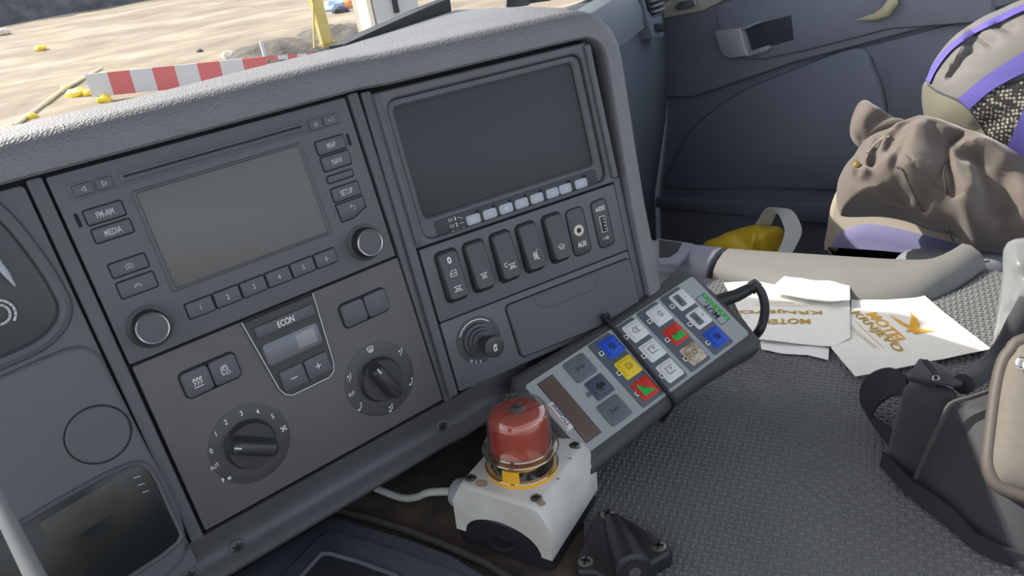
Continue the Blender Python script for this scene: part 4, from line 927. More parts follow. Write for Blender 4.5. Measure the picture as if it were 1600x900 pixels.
key(.0144, rows[0], M_kw, I([[(-.7, -.8), (-.7, .2)], [(.7, -.8), (.7, .2)], [(-.5, -.4), (.5, -.4)], [(-.4, 0), (.4, 0)]], [(0, .2, .7, 0, 180)]))
key(.0131, rows[1], M_kw, frm(1)); key(.0118, rows[2], M_kw, frm(1))
key(-.0173, rows[0], M_kb, I([[(-.9, -.8), (.1, .9)], [(-.4, -.9), (.5, .7)], [(.1, -.9), (.9, .6)]], [(-.1, 0, .6, 0, 360)]))
key(-.0188, rows[1], M_ky, I([[(-.6, -.4), (-.6, .5), (.7, .5), (.5, -.4), (-.6, -.4)], [(-.6, -.8), (-.3, -1)], [(0, -.7), (0, -1)], [(.5, -.8), (.3, -1)]]))
key(-.0203, rows[2], M_kg, I([[(-.3, -.6), (-.3, -.1)]], [(.3, .3, .25, 0, 360)]), split='diag', m2=M_kr) if False else key(-.0203, rows[2], M_kr, I([[(-.3, -.6), (-.3, -.1)]], [(.3, .3, .25, 0, 360)]), split='diag', m2=M_kg)
horn = lambda: I([[(0, -.2), (0, .3)], [(0, .3), (-.6, 1)], [(0, .3), (.6, 1)], [(-.6, 1), (.6, 1)]], [(0, -.6, .35, 0, 360)])
for x, y in ((-.0570, rows[0]), (-.0590, rows[2])):
    k = obj('key', rplate(.0235, .0250, .003, .0003, .0016, .0006), M_kd, hs, (x, y, 0), R90); obj('symbol', horn().mesh('symbol'), M_ink, k, (0, 0, .0018))
key(-.0548, rows[1], M_ks, None, size=.018)
obj('arrow_symbol', prism([(-.0048, 0), (0, .0045), (0, .002), (.005, .002), (.005, -.002), (0, -.002), (0, -.0045)], [(0, .003), (0, .0033)]), M_ink, hs, (-.0548, rows[1], 0))
for xc in (.0650, .0335, .0016, -.0302):
    for r_ in rows:
        ld = obj('status_lamp', rplate(.0046, .0046, .0004, .0008, .0013, .0001, xc, r_), M_kw, hs); obj('lamp_lens', rplate(.0024, .0024, .0002, .001, .0015, .0001, xc, r_), M_ink, ld)
obj('status_lamp', rplate(.0046, .0046, .0004, .0003, .0009, .0001, -.0680, rows[1]), M_kd, hs)
obj('display_frame', rplate(.0180, .0685, .0004, .0003, .0008, .0001, -.0915, .0010), M_ink, hs)
tag(obj('display', rplate(.0170, .0675, .0004, .0003, .0011, .0001, -.0915, .0010), M_lcd, hs), 'brown blank display window')
obj('logo_plate', rplate(.0125, .0362, .001, .0003, .0008, .0001, .0982, .0005), M_face, hs)
obj('logo_border', frame_ring(rrect(.0130, .0366, .001, 3, .0982, .0005), rrect(.0122, .0358, .001, 3, .0982, .0005), .0004, .0010, .0001), M_ink, hs)
obj('logo_band', rplate(.0042, .0356, .0004, .0003, .0010, .0001, .1023, .0005), M_kg, hs)
obj('logo_lettering', T('MUT.', size=.0086, sx=1.05, bold=.02), M_ink, hs, (.0958, .0000, .0011), R90)
for k in range(6): obj('logo_dot', MB().box((.1023+(.0006 if k % 2 else -.0006), -.0145+.006*k, .0010), (.0012, .0009, .0004)), M_kw, hs)
stk = obj('maker_sticker', rplate(.0085, .0300, .0018, .0004, .0010, .0001, -.1035+.0005, -.0005), mat('sticker_white', (214, 212, 206), .5), hs)
obj('sticker_lettering', T('TTControl', size=.0056, sx=.92, bold=.02), mat('sticker_blue', (36, 72, 140), .5), stk, (-.1020, -.0005, .0012), R90)
obj('sticker_line', MB().box((-.1058, -.0005, .0011), (.0009, .026, .0001)), mat('sticker_red', (196, 60, 70), .5), stk)
# cable tie round the waist
obj('strap', frame_ring([(-.0005, .0530), (-.0035, .0530), (-.0100, -.0530), (-.0070, -.0530)], [(-.0015, .0515), (-.0025, .0515), (-.0090, -.0515), (-.0080, -.0515)], -.030, .0036, .0002) if False else MB().box((-.0048, 0, -.0185), (.0032, .1050, .0445), Matrix.Rotation(-.055, 3, 'Z')), M_black, hs)
obj('strap_lock', MB().box((-.0010, .0530, .0030), (.0075, .0050, .0060), Matrix.Rotation(-.3, 3, 'Z')), M_black, hs)
# cable
cp = [FH.w(.117, .006, -.008), FH.hit(1150, 462, 0), FH.hit(1170, 452, .004), FH.hit(1180, 447, .008), FH.hit(1190, 458, .006), FH.hit(1195, 478, -.002), FH.hit(1193, 500, -.012), FH.hit(1184, 520, -.022), onz(1165, 535, -.400), onz(1130, 545, -.412)]
cpl = [FH.loc(p) for p in cp]
tag(obj('cable', MB().tube(catmull(cpl, 6), .0046, 12), M_cable, hs), 'black curled cable')
obj('cable_sleeve', MB().tube([cpl[0]-V((.004, 0, 0)), cpl[0].lerp(cpl[1], .5), cpl[1], cpl[2]], [.0078, .0072, .0066, .0060], 14), M_cable, hs)
obj('sleeve_clip', MB().tube([cpl[2].lerp(cpl[3], .2), cpl[3], cpl[3].lerp(cpl[4], .3)], [.0066, .0078, .0064], 14), M_black, hs)

# ------------------------------------------------------------------ black bracket
FBk = Frame((.275, .312, ZM), (1, 0, 0), (0, 1, 0))
bk = thing('holder_bracket', 'black triangular plastic holder screwed to the mat', 'bracket', FBk)
hB_ = .014
bp_ = [FBk.uv(*p, hB_) for p in ((930, 803), (940, 795), (958, 796), (1000, 820), (1040, 845), (1048, 853), (1046, 863), (1020, 878), (1000, 905), (965, 915), (930, 893), (905, 892), (898, 882), (903, 860))]
obj('plate', prism([(q.x, q.y) for q in catmull([V((a, b, 0)) for a, b in bp_], 3, True)], [(0, 0), (0, hB_-.004), (.0008, hB_-.0015), (.003, hB_)]), M_black, bk)
for px, py in ((949, 803), (1029, 853), (915, 877)):
    u, v = FBk.uv(px, py, hB_); add_screw(bk, (u, v, hB_-.0008), .0056, M_steel, .6 if px != 949 else .2)
sa, sb = FBk.loc(FBk.hit(955, 812, hB_+.004)), FBk.loc(FBk.hit(990, 890, hB_+.012))
ax_ = (sb-sa)
obj('sleeve', MB().tube([sa-V((0, 0, .004)), sa+ax_*.05, sa+ax_*.3, sa+ax_*.65, sa+ax_, sa+ax_*1.02], [.004, .0068, .0092, .0112, .0125, .010], 20), M_black, bk)
obj('sleeve_mouth', MB().tube([sa+ax_*.99, sa+ax_*1.035], [.0085, .0085], 18), M_ink, bk)
obj('pin', MB().tube([sa+ax_*.98, sa+ax_*1.06], .0042, 14), M_chrome, bk)

# ------------------------------------------------------------------ napkins
def sheet_px(pix, z, wob, seed, sub=9, foldf=None):
    """thin wrinkled paper lying on the mat, outline given where it stands"""
    pts = [onz(x, y, z) for x, y in pix]; c = sum(pts, V())/len(pts)
    rim = []
    for i in range(len(pts)):
        a, b = pts[i], pts[(i+1) % len(pts)]
        for k in range(6): rim.append(a.lerp(b, k/6))
    n_ = len(rim); vs = [c.copy()]; fs = []
    for k in range(1, sub+1):
        for p in rim: vs.append(c.lerp(p, k/sub))
    for i in range(n_): fs.append((0, 1+i, 1+(i+1) % n_))
    for k in range(sub-1):
        for i in range(n_):
            a, b = 1+k*n_+i, 1+k*n_+(i+1) % n_; fs.append((a, a+n_, b+n_, b))
    for p in vs:
        h = wob*(.5+.5*noise.noise(V((p.x*14, p.y*14, seed))))+wob*.5*abs(noise.noise(V((p.x*35, p.y*35, seed+3))))
        p.z += h+(foldf(p) if foldf else 0)
    top = [tuple(p) for p in vs]; bot = [(p.x, p.y, p.z-.0005) for p in vs]; N_ = len(vs)
    fs2 = fs+[tuple(N_+i for i in reversed(f)) for f in fs]
    e0 = 1+(sub-1)*n_
    for i in range(n_): a, b = e0+i, e0+(i+1) % n_; fs2.append((a, N_+a, N_+b, b))
    mb = MB().add(top+bot, fs2, True); return mb, c
def paper(name, pix, z, wob, seed, m, label, cat, foldf=None, group=None):
    mb, c = sheet_px(pix, z, wob, seed, 10, foldf)
    base = V((c.x, c.y, ZM)); mb.v = [(x-base.x, y-base.y, zz-base.z) for x, y, zz in mb.v]
    o = obj(name, mb, m, loc=base); tag(o, label, cat, group); o['bx'] = 0; del o['bx']
    return o, base
tp_, _b = paper('plain_paper', [(1188, 534), (1240, 528), (1296, 538), (1294, 565), (1262, 556), (1225, 554), (1190, 547)], -.4185, .002, 3, M_paper2, 'plain white paper slip under the crumpled motel napkin', 'paper')
nl, bl_ = paper('napkin', [(1131, 443), (1180, 441), (1214, 442), (1272, 441), (1326, 437), (1328, 480), (1328, 530), (1302, 543), (1240, 538), (1186, 533), (1160, 500)], -.4155, .004, 11, M_paper, 'white paper napkin with upside down gold motel lettering by cable', 'napkin')
# folded-over flap of the left napkin
flp, cfl = sheet_px([(1211, 446), (1225, 434), (1240, 427), (1256, 428), (1272, 433), (1327, 433), (1328, 472), (1290, 474), (1250, 468), (1205, 458)], -.408, .004, 5)
flp.v = [(x-bl_.x, y-bl_.y, zz-bl_.z) for x, y, zz in flp.v]
obj('folded_flap', flp, M_paper, nl)
nr, br_ = paper('napkin', [(1331, 465), (1419, 445), (1480, 494), (1548, 548), (1520, 555), (1474, 564), (1420, 574), (1336, 591), (1298, 546), (1325, 530)], -.4165, .0035, 21, M_paper, 'white paper napkin with gold bird emblem lying beside black bag', 'napkin')
bpy.context.view_layer.update()
def surf_z(o, p):
    ok, loc, nn, idx = o.ray_cast(o.matrix_world.inverted() @ V((p[0], p[1], 0)), V((0, 0, -1)))
    return (o.matrix_world @ loc).z if ok else -.412
def print_on(o, me, p0, p1, hgt, m, name, zref=-.414, upv=None, base=V((0, 0, 0))):
    """lay flat lettering along the line p0-p1 (pixels) on a sheet"""
    a, b = onz(*p0, zref), onz(*p1, zref); dx = (b-a); L = dx.length; dx.normalize(); dy = V((-dx.y, dx.x, 0))
    xs = [v.co.x for v in me.vertices]; wd = max(xs)-min(xs); k = L/wd
    ys = [v.co.y for v in me.vertices]; ky = hgt/(max(ys)-min(ys))
    mid = (a+b)/2; bm = bmesh.new(); bm.from_mesh(me); bmesh.ops.triangulate(bm, faces=bm.faces)
    bmesh.ops.subdivide_edges(bm, edges=[e for e in bm.edges if e.calc_length() > wd*.04], cuts=2)
    bmesh.ops.triangulate(bm, faces=bm.faces)
    for v in bm.verts:
        p = mid+dx*(v.co.x*k)+dy*(v.co.y*ky); z = surf_z(o, p)
        v.co = (p.x-base.x, p.y-base.y, z+.0007-base.z)
    me2 = bpy.data.meshes.new(name); bm.to_mesh(me2); bm.free(); obj(name, me2, m, o)
tt = lambda s, b=.02, sx=1.1: T(s, size=.01, bold=b, sx=sx)
print_on(nl, tt('MOTEL'), (1266, 503), (1193, 503), .0105, M_gold, 'lettering', -.413, base=bl_)
print_on(nl, tt('KRNJEVO'), (1284, 489), (1155, 487), .0100, M_gold, 'lettering', -.413, base=bl_)
print_on(nl, ic([[(-1, 0), (1, 0)]], .02, .0004).mesh('l'), (1262, 479), (1175, 477), .0006, M_gold, 'rule_line', -.413, base=bl_)
print_on(nl, ic([[(x*.02, .10*math.sin(x*.8)+.08*math.sin(x*1.9)) for x in range(-50, 51)]], .02, .0003).mesh('l'), (1240, 474), (1178, 473), .005, M_gold, 'script_line', -.413, base=bl_)
print_on(nr, tt('MOTEL'), (1360, 489), (1412, 536), .0118, M_gold2, 'lettering', -.414, base=br_)
print_on(nr, tt('KRNJEVO'), (1334, 487), (1406, 549), .0115, M_gold, 'lettering', -.414, base=br_)
print_on(nr, ic([[(-1, 0), (1, 0)]], .02, .0004).mesh('l'), (1336, 501), (1380, 543), .0006, M_gold, 'rule_line', -.414, base=br_)
print_on(nr, ic([[(x*.02, .10*math.sin(x*.8)+.08*math.sin(x*1.9)) for x in range(-50, 51)]], .02, .0003).mesh('l'), (1328, 509), (1370, 544), .006, M_gold, 'script_line', -.414, base=br_)
bird = [(1388, 493), (1402, 500), (1421, 509), (1424, 498), (1422, 488), (1431, 497), (1437, 508), (1434, 513), (1462, 519), (1440, 520), (1428, 523), (1425, 518), (1415, 520), (1420, 513), (1405, 506)]
bmv = [onz(x, y, -.414) for x, y in bird]; bm = bmesh.new(); f = bm.faces.new([bm.verts.new(p) for p in bmv])
bmesh.ops.triangulate(bm, faces=bm.faces); bmesh.ops.subdivide_edges(bm, edges=bm.edges, cuts=3); bmesh.ops.triangulate(bm, faces=bm.faces)
for v in bm.verts: v.co = (v.co.x-br_.x, v.co.y-br_.y, surf_z(nr, v.co)+.0007-br_.z)
me = bpy.data.meshes.new('bird_emblem'); bm.to_mesh(me); bm.free(); tag(obj('bird_emblem', me, M_gold2, nr), 'gold swallow emblem')

# ------------------------------------------------------------------ soft inflated shapes
class Inflate:
    """closed cushion-like body over an outline in a plane, with creases"""
    def __init__(s, F, pix, cpx, T, Tb, creases=(), p=2.2, q=.6, nz=.0, nsc=20, seed=0, sub=5, rings=22):
        s.F = F; s.c = V(F.uv(*cpx)); s.T = T; s.Tb = Tb; s.p = p; s.q = q; s.nz = nz; s.nsc = nsc; s.seed = seed
        o = [V((*F.uv(*k), 0)) for k in pix]; s.out = [V((k.x, k.y)) for k in catmull(o, sub, True)]
        s.cr = [([V(F.uv(*k)) for k in ln], d, w_) for ln, d, w_ in creases]; s.rings = rings
        s.ang = [math.atan2(k.y-s.c.y, k.x-s.c.x) for k in s.out]
    def dmin(s, P, ln):
        b = 1e9
        for a, c in zip(ln[:-1], ln[1:]):
            d = c-a; t = max(0, min(1, (P-a).dot(d)/max(1e-12, d.dot(d)))); b = min(b, (P-a-d*t).length)
        return b
    def rr(s, P):
        d = P-s.c
        if d.length < 1e-6: return 0.0
        best = 0
        n_ = len(s.out)
        for i in range(n_):
            a, b = s.out[i]-s.c, s.out[(i+1) % n_]-s.c; e = b-a; den = d.x*e.y-d.y*e.x
            if abs(den) < 1e-12: continue
            t = (a.x*e.y-a.y*e.x)/den; u_ = (a.x*d.y-a.y*d.x)/den
            if t > 0 and -1e-6 <= u_ <= 1+1e-6: return min(1.0, 1.0/t)
        return 1.0
    def h(s, P, r=None):
        r = s.rr(P) if r is None else r
        z = s.T*max(0, 1-r**s.p)**s.q
        k = min(1, (1-r)*6)
        for ln, d, w_ in s.cr: z -= k*d*math.exp(-(s.dmin(P, ln)/w_)**2)
        if s.nz: z += k*s.nz*noise.noise(V((P.x*s.nsc, P.y*s.nsc, s.seed)))
        return z
    def at(s, px, py, off=0.0):
        P = V(s.F.uv(px, py, s.T*.6))
        for _ in range(2): P = V(s.F.uv(px, py, s.h(P)))
        return V((P.x, P.y, s.h(P)+off))
    def meshes(s, split=None):
        n_ = len(s.out); res = [MB(), MB()]
        vs = [(s.c.x, s.c.y, s.h(s.c, 0))]; fs = []
        for k in range(1, s.rings+1):
            r = (k/s.rings)**.8
            for o in s.out:
                P = s.c+(o-s.c)*r; vs.append((P.x, P.y, s.h(P, r)))
        for i in range(n_): fs.append((0, 1+i, 1+(i+1) % n_))
        for k in range(s.rings-1):
            for i in range(n_):
                a, b = 1+k*n_+i, 1+k*n_+(i+1) % n_; fs.append((a, a+n_, b+n_, b))
        m_ = len(vs); last = 1+(s.rings-1)*n_; bvs = []; bfs = []
        bvs = [vs[last+i] for i in range(n_)]
        for k in range(1, 5):
            r = 1-k/4.5
            for o in s.out: P = s.c+(o-s.c)*r; bvs.append((P.x, P.y, -s.Tb*max(0, 1-r**2)**.6))
        for k in range(4):
            for i in range(n_): j = (i+1) % n_; bfs.append((k*n_+i, k*n_+j, (k+1)*n_+j, (k+1)*n_+i))
        bfs.append(tuple(4*n_+i for i in range(n_)))
        if split is None:
            res[0].add(vs, fs, True); res[0].add(bvs, bfs, True); return res[0]
        A, B = [], []
        for f in fs:
            cx = sum(vs[i][0] for i in f)/len(f); cy = sum(vs[i][1] for i in f)/len(f); (A if split(cx, cy, sum(vs[i][2] for i in f)/len(f)) else B).append(f)
        res[0].add(vs, A, True); res[0].add(bvs, bfs, True); res[1].add(vs, B, True)
        return res
def facing(px, py, depth_pt, up=.35):
    """a plane at a point, leaning between level and facing the photographer"""
    d = -V(depth_pt).normalized(); z = (d+V((0, 0, up))).normalized(); x = V((0, 0, 1)).cross(z).normalized()
    return Frame(depth_pt, x, z.cross(x))

# ------------------------------------------------------------------ passenger seat
FSt = Frame((1.0, .20, -.40), (0, -1, 0), (0, 0, 1))
seat = thing('passenger_seat', 'passenger seat with purple fabric and beige side bolster', 'seat', FSt)
def seatpart(name, pix, x0, x1, m, bev):
    Fq = Frame((x0, .20, -.40), (0, -1, 0), (0, 0, 1)); p = [Fq.uv(*q) for q in pix]
    p = [(q.x, q.y) for q in catmull([V((a, b, 0)) for a, b in p], 4, True)]
    d = x1-x0
    mb = prism(p, [(bev, 0), (bev*.45, -bev*.25), (0, -bev), (0, -d+bev), (bev, -d)]); mb.v = [tuple(FSt.mi @ (Fq.m @ V(v))) for v in mb.v]
    return obj(name, mb, m, seat)
seatpart('bolster', [(1283, 400), (1284, 360), (1292, 318), (1310, 285), (1340, 252), (1366, 244), (1420, 268), (1500, 305), (1640, 355), (1760, 400), (1760, 440), (1560, 430), (1420, 408), (1340, 405)], 1.0, 1.36, M_seatb, .016)
seatpart('cushion', [(1286, 402), (1290, 382), (1306, 364), (1340, 352), (1380, 356), (1430, 368), (1500, 386), (1560, 398), (1700, 410), (1700, 450), (1500, 430), (1400, 414), (1330, 408)], .985, 1.30, M_seatf, .02)
obj('seat_base', MB().box(tuple(FSt.loc((1.17, .10, -.74))), (.66, .52, .36)), M_ridge2, seat)
seatpart('side_trim', [(1400, 402), (1440, 396), (1500, 400), (1560, 404), (1560, 440), (1400, 430)], .955, .985, M_ridge2, .01)

# ------------------------------------------------------------------ jacket on the seat
cj = ray(1450, 290); cj = cj*(.985/cj.x); FJ = facing(0, 0, cj, .55)
jout = [(1310, 330), (1307, 299), (1315, 275), (1332, 252), (1349, 229), (1378, 215), (1400, 207), (1450, 203), (1520, 215), (1590, 250), (1650, 300), (1660, 370), (1600, 396), (1531, 391), (1494, 370), (1453, 360), (1416, 346), (1375, 339), (1322, 339)]
jcr = [([(1455, 235), (1470, 300), (1440, 345)], .006, .006), ([(1345, 300), (1372, 322), (1415, 335)], .008, .006), ([(1418, 250), (1398, 300), (1412, 335)], .007, .006), ([(1360, 262), (1352, 300)], -.007, .006), ([(1385, 240), (1372, 290)], -.009, .006), ([(1500, 262), (1530, 262), (1560, 290)], -.010, .008), ([(1508, 285), (1515, 330)], -.008, .007), ([(1560, 300), (1570, 350), (1560, 385)], .016, .010), ([(1440, 215), (1400, 230)], -.006, .006), ([(1342, 255), (1349, 284), (1367, 287)], .016, .010), ([(1390, 270), (1404, 247), (1418, 232)], .014, .010), ([(1369, 287), (1375, 255), (1390, 218)], .010, .008), ([(1373, 305), (1404, 342)], .012, .010), ([(1487, 340), (1479, 304), (1474, 270), (1482, 250), (1500, 241)], .010, .0045), ([(1510, 290), (1530, 310), (1545, 350)], .022, .016), ([(1490, 255), (1505, 275), (1535, 285)], .016, .012), ([(1400, 262), (1430, 310), (1485, 340)], .003, .002), ([(1420, 240), (1380, 300)], -.008, .012), ([(1440, 225), (1420, 300)], -.010, .022), ([(1500, 300), (1500, 370)], -.010, .016), ([(1336, 270), (1330, 315)], -.008, .014), ([(1350, 330), (1400, 330)], -.004, .012)]
IJ = Inflate(FJ, jout, (1450, 292), .085, .03, jcr, 2.4, .5, .009, 24, 2, 6, 48)
jk = thing('jacket', 'crumpled brown-grey jacket lying on the passenger seat', 'jacket', FJ)
obj('shell', IJ.meshes(), M_jack, jk)
FJ2 = Frame(FJ.w(*FJ.uv(1370, 200), -.005), FJ.x, FJ.y)
IH = Inflate(FJ2, [(1328, 199), (1333, 180), (1341, 167), (1351, 164), (1367, 173), (1398, 189), (1424, 203), (1420, 222), (1390, 226), (1355, 231), (1342, 230), (1330, 216)], (1368, 203), .045, .03, [([(1336, 182), (1336, 205), (1346, 226)], .006, .006), ([(1395, 195), (1365, 212), (1350, 226)], .008, .008)], 2.2, .55, .004, 30, 9, 4, 18)
mbh = IH.meshes(); mbh.v = [tuple(FJ.mi @ (FJ2.m @ V(v))) for v in mbh.v]; obj('sleeve', mbh, M_jack, jk)
for ln in ([(1487, 340), (1479, 304), (1474, 270), (1482, 250), (1500, 241)], [(1400, 262), (1412, 288), (1440, 322), (1485, 340)], [(1487, 340), (1500, 368), (1528, 389)]):
    obj('seam', MB().tube(catmull([IJ.at(x, y, .0016) for x, y in ln], 4), .0011, 6), mat('seam_dark', (74, 66, 62), .9), jk)
obj('snap_button', MB().lathe([(.0042, -.002), (.0042, .002), (.0001, .003)], 16), mat('brass', (176, 150, 80), .35, .8), jk, IJ.at(1339, 259, .003))
obj('hem_band', MB().tube(catmull([IJ.at(x, y, .001) for x, y in ((1356, 240), (1364, 230), (1378, 219), (1390, 214))], 4), .0018, 8), mat('hem_cream', (140, 129, 116), .9), jk)

# ------------------------------------------------------------------ backpack
cbk = ray(1590, 160); cbk = cbk*(1.13/cbk.x); FK = facing(0, 0, cbk, .25)
kout = [(1448, 132), (1440, 149), (1445, 185), (1459, 214), (1491, 242), (1537, 270), (1584, 296), (1660, 330), (1760, 300), (1800, 180), (1760, 40), (1680, -10), (1594, 14), (1562, 27), (1527, 43), (1491, 68), (1470, 89), (1454, 114)]
kcr = [([(1492, 150), (1503, 136), (1515, 122)], .016, .006), ([(1520, 75), (1534, 100), (1548, 112)], .012, .007), ([(1517, 105), (1527, 120)], .012, .006), ([(1558, 82), (1575, 92)], .010, .006), ([(1532, 225), (1560, 222)], .008, .008), ([(1500, 70), (1512, 120)], -.006, .01)]
IK = Inflate(FK, kout, (1600, 165), .15, .12, kcr, 2.6, .5, .006, 14, 4, 5, 30)
pk = thing('backpack', 'grey and khaki backpack with purple straps on top of jacket', 'backpack', FK)
seam_k = [(1380, 120), (1448, 133), (1466, 144), (1496, 157), (1516, 174), (1566, 246), (1620, 330)]
def ksplit(x, y, z):
    p = RW.transposed() @ (FK.m @ V((x, y, z))); px, py = 800+FPX*p.x/p.z, 450+FPX*p.y/p.z
    if px > 1566: return py < 246+(px-1566)*1.5
    for a, b in zip(seam_k[:-1], seam_k[1:]):
        if a[0] <= px <= b[0]: return py < a[1]+(b[1]-a[1])*(px-a[0])/(b[0]-a[0])
    return False
A_, B_ = IK.meshes(ksplit)
obj('upper_panel', A_, M_pack, pk); obj('lower_panel', B_, M_pack2, pk)
def kstrap(name, L, Rr, m, off=.003, th=.002, n_=5, across=6):
    L = catmull([V((x, y, 0)) for x, y in L], n_); Rr = catmull([V((x, y, 0)) for x, y in Rr], n_); rows = []
    for a, b in zip(L, Rr):
        q = [a.lerp(b, k/across) for k in range(across+1)]
        rows.append([IK.at(p.x, p.y, off+th) for p in q]+[IK.at(p.x, p.y, off-.004) for p in reversed(q)])
    return obj(name, MB().loft(rows), m, pk)
kstrap('strap', [(1446, 126), (1453, 108), (1468, 88), (1486, 70), (1525, 44), (1560, 27), (1594, 12), (1640, 0), (1690, -4)], [(1453, 132), (1462, 113), (1476, 93), (1495, 74), (1530, 51), (1564, 36), (1600, 20), (1644, 9), (1690, 6)], M_purp, .004)
kstrap('strap', [(1497, 157), (1536, 125), (1568, 104), (1600, 84), (1640, 62), (1700, 40), (1745, 36)], [(1515, 174), (1544, 148), (1572, 131), (1600, 117), (1640, 100), (1700, 76), (1755, 66)], M_purp, .008)
kstrap('strap', [(1740, 90), (1680, 105), (1640, 126), (1616, 150), (1600, 172), (1586, 206), (1572, 238), (1568, 262), (1578, 286)], [(1760, 130), (1705, 142), (1670, 160), (1650, 180), (1640, 200), (1625, 240), (1612, 268), (1604, 290), (1606, 306)], M_purp, .010)
def m_mesh():
    m = bpy.data.materials.new('pack_mesh'); m.use_nodes = True; n = m.node_tree.nodes; l = m.node_tree.links; b = n['Principled BSDF']
    tc = n.new('ShaderNodeTexCoord'); v = n.new('ShaderNodeTexVoronoi'); v.inputs['Scale'].default_value = 230; v.inputs['Randomness'].default_value = .35
    l.new(tc.outputs['Object'], v.inputs['Vector']); rp = n.new('ShaderNodeValToRGB'); e = rp.color_ramp.elements
    e[0].position = .36; e[0].color = (*lin((150, 146, 136)), 1); e[1].position = .44; e[1].color = (*lin((40, 40, 38)), 1)
    l.new(v.outputs['Distance'], rp.inputs[0]); l.new(rp.outputs[0], b.inputs['Base Color']); b.inputs['Roughness'].default_value = .8
    bp = n.new('ShaderNodeBump'); bp.inputs['Strength'].default_value = .8; bp.inputs['Distance'].default_value = .001; l.new(v.outputs['Distance'], bp.inputs['Height']); l.new(bp.outputs[0], b.inputs['Normal'])
    return m
kstrap('mesh_pocket', [(1515, 174), (1525, 186), (1537, 203), (1552, 224), (1566, 245)], [(1560, 135), (1585, 130), (1610, 125), (1618, 160), (1600, 200)], m_mesh(), .004, .003, 6)
obj('seam', MB().tube(catmull([IK.at(x, y, .001) for x, y in ((1450, 133), (1466, 144), (1496, 157), (1516, 174), (1540, 208), (1566, 246))], 4), .0014, 6), M_webb, pk)
obj('red_tag', MB().box(tuple(IK.at(1466, 218, .0)), (.022, .007, .004), Matrix.Rotation(-.2, 3, 'Z')), mat('tag_red', (200, 60, 44), .6), pk)

# ------------------------------------------------------------------ yellow bag and white loop in the footwell
cy = onx(1170, 372, 1.16); FY = facing(0, 0, cy, .2)
IY = Inflate(FY, [(1098, 384), (1118, 372), (1140, 362), (1178, 352), (1200, 353), (1222, 357), (1226, 380), (1224, 420), (1170, 450), (1110, 430)], (1170, 395), .07, .05, [([(1182, 352), (1176, 380), (1176, 400)], -.010, .008), ([(1150, 362), (1158, 385)], .008, .01)], 2.2, .6, .006, 30, 6, 4, 16)
yb = tag(obj('yellow_bag', IY.meshes(), M_yelb, frame=FY), 'yellow plastic bag on the passenger footwell behind ridge', 'bag')
l_ = [FY.hit(x, y, .02+.02*k) for k, (x, y) in enumerate(((1178, 356), (1188, 338), (1198, 326), (1222, 325), (1240, 331), (1253, 358), (1246, 380), (1236, 398)))]
r_ = [FY.hit(x, y, .02+.02*k) for k, (x, y) in enumerate(((1205, 352), (1209, 342), (1213, 334), (1217, 336), (1222, 347), (1226, 360), (1222, 378), (1212, 398)))]
lc = sum(l_, V())/len(l_)
tag(obj('paper_loop', strip(catmull([p-lc for p in l_], 4), catmull([p-lc for p in r_], 4), .002), mat('loop_white', (196, 198, 196), .8), loc=lc), 'curled white paper strip standing behind yellow bag', 'paper strip')

# ------------------------------------------------------------------ clear plastic pack at the right edge
cw = onz(1620, 470, -.36); FWp = facing(0, 0, cw, .2)
IW = Inflate(FWp, [(1573, 380), (1566, 430), (1558, 490), (1551, 535), (1553, 560), (1590, 575), (1680, 570), (1700, 470), (1690, 390), (1630, 374)], (1625, 475), .04, .04, [([(1568, 470), (1600, 500)], -.004, .004), ([(1566, 500), (1600, 485), (1640, 490)], .005, .005), ([(1575, 430), (1610, 460)], -.003, .004), ([(1560, 530), (1600, 540)], .004, .004)], 3, .5, .005, 60, 8, 4, 22)
wp = tag(obj('plastic_pack', IW.meshes(), M_wrap, frame=FWp), 'clear crinkled plastic pack standing behind the black bag', 'plastic pack')

# ------------------------------------------------------------------ black bag
FG = Frame((.50, .15, ZM), (1, 0, 0), (0, 1, 0))
bag = thing('black_bag', 'black nylon bag with light grey pocket and webbing strap', 'bag', FG)
def hull(name, pts, m, bevel=.006, parent=bag):
    bm = bmesh.new()
    for p in pts: bm.verts.new(FG.loc(p))
    r = bmesh.ops.convex_hull(bm, input=bm.verts)
    bmesh.ops.delete(bm, geom=[g for g in r['geom_unused'] if isinstance(g, bmesh.types.BMVert)], context='VERTS')
    bmesh.ops.dissolve_limit(bm, angle_limit=.09, verts=bm.verts, edges=bm.edges)
    bmesh.ops.bevel(bm, geom=list(bm.edges), offset=bevel, segments=3, profile=.5, affect='EDGES', clamp_overlap=True)
    bmesh.ops.recalc_face_normals(bm, faces=bm.faces)
    me = bpy.data.meshes.new(name); bm.to_mesh(me); bm.free()
    for p in me.polygons: p.use_smooth = True
    return obj(name, me, m, parent)
zb = -.417
hull('main_compartment', [onz(1430, 756, zb), onz(1528, 846, zb), onz(1640, 890, zb), onz(1485, 632, -.345), onz(1560, 608, -.335), onz(1640, 600, -.325), onz(1600, 900, zb), onz(1700, 640, -.33), onz(1760, 900, zb), onz(1540, 640, zb), onz(1700, 620, zb)], M_webb, .008)
hull('side_pocket', [onz(1380, 718, zb), onz(1432, 760, zb), onz(1410, 612, -.352), onz(1420, 586, -.350), onz(1486, 634, -.345), onz(1500, 606, -.345), onz(1440, 640, zb), onz(1500, 680, zb)], M_webb, .006)
hull('pocket_flap', [onz(1417, 588, -.350), onz(1436, 558, -.352), onz(1470, 568, -.345), onz(1508, 598, -.342), onz(1500, 606, -.340), onz(1440, 596, -.344), onz(1440, 570, -.375), onz(1500, 606, -.375), onz(1423, 592, -.372)], M_webb, .004)
zl = [FG.loc(onz(x, y, -.342)) for x, y in ((1418, 592), (1440, 597), (1462, 603))]
obj('zipper', MB().tube(zl, .0016, 6), M_web2, bag)
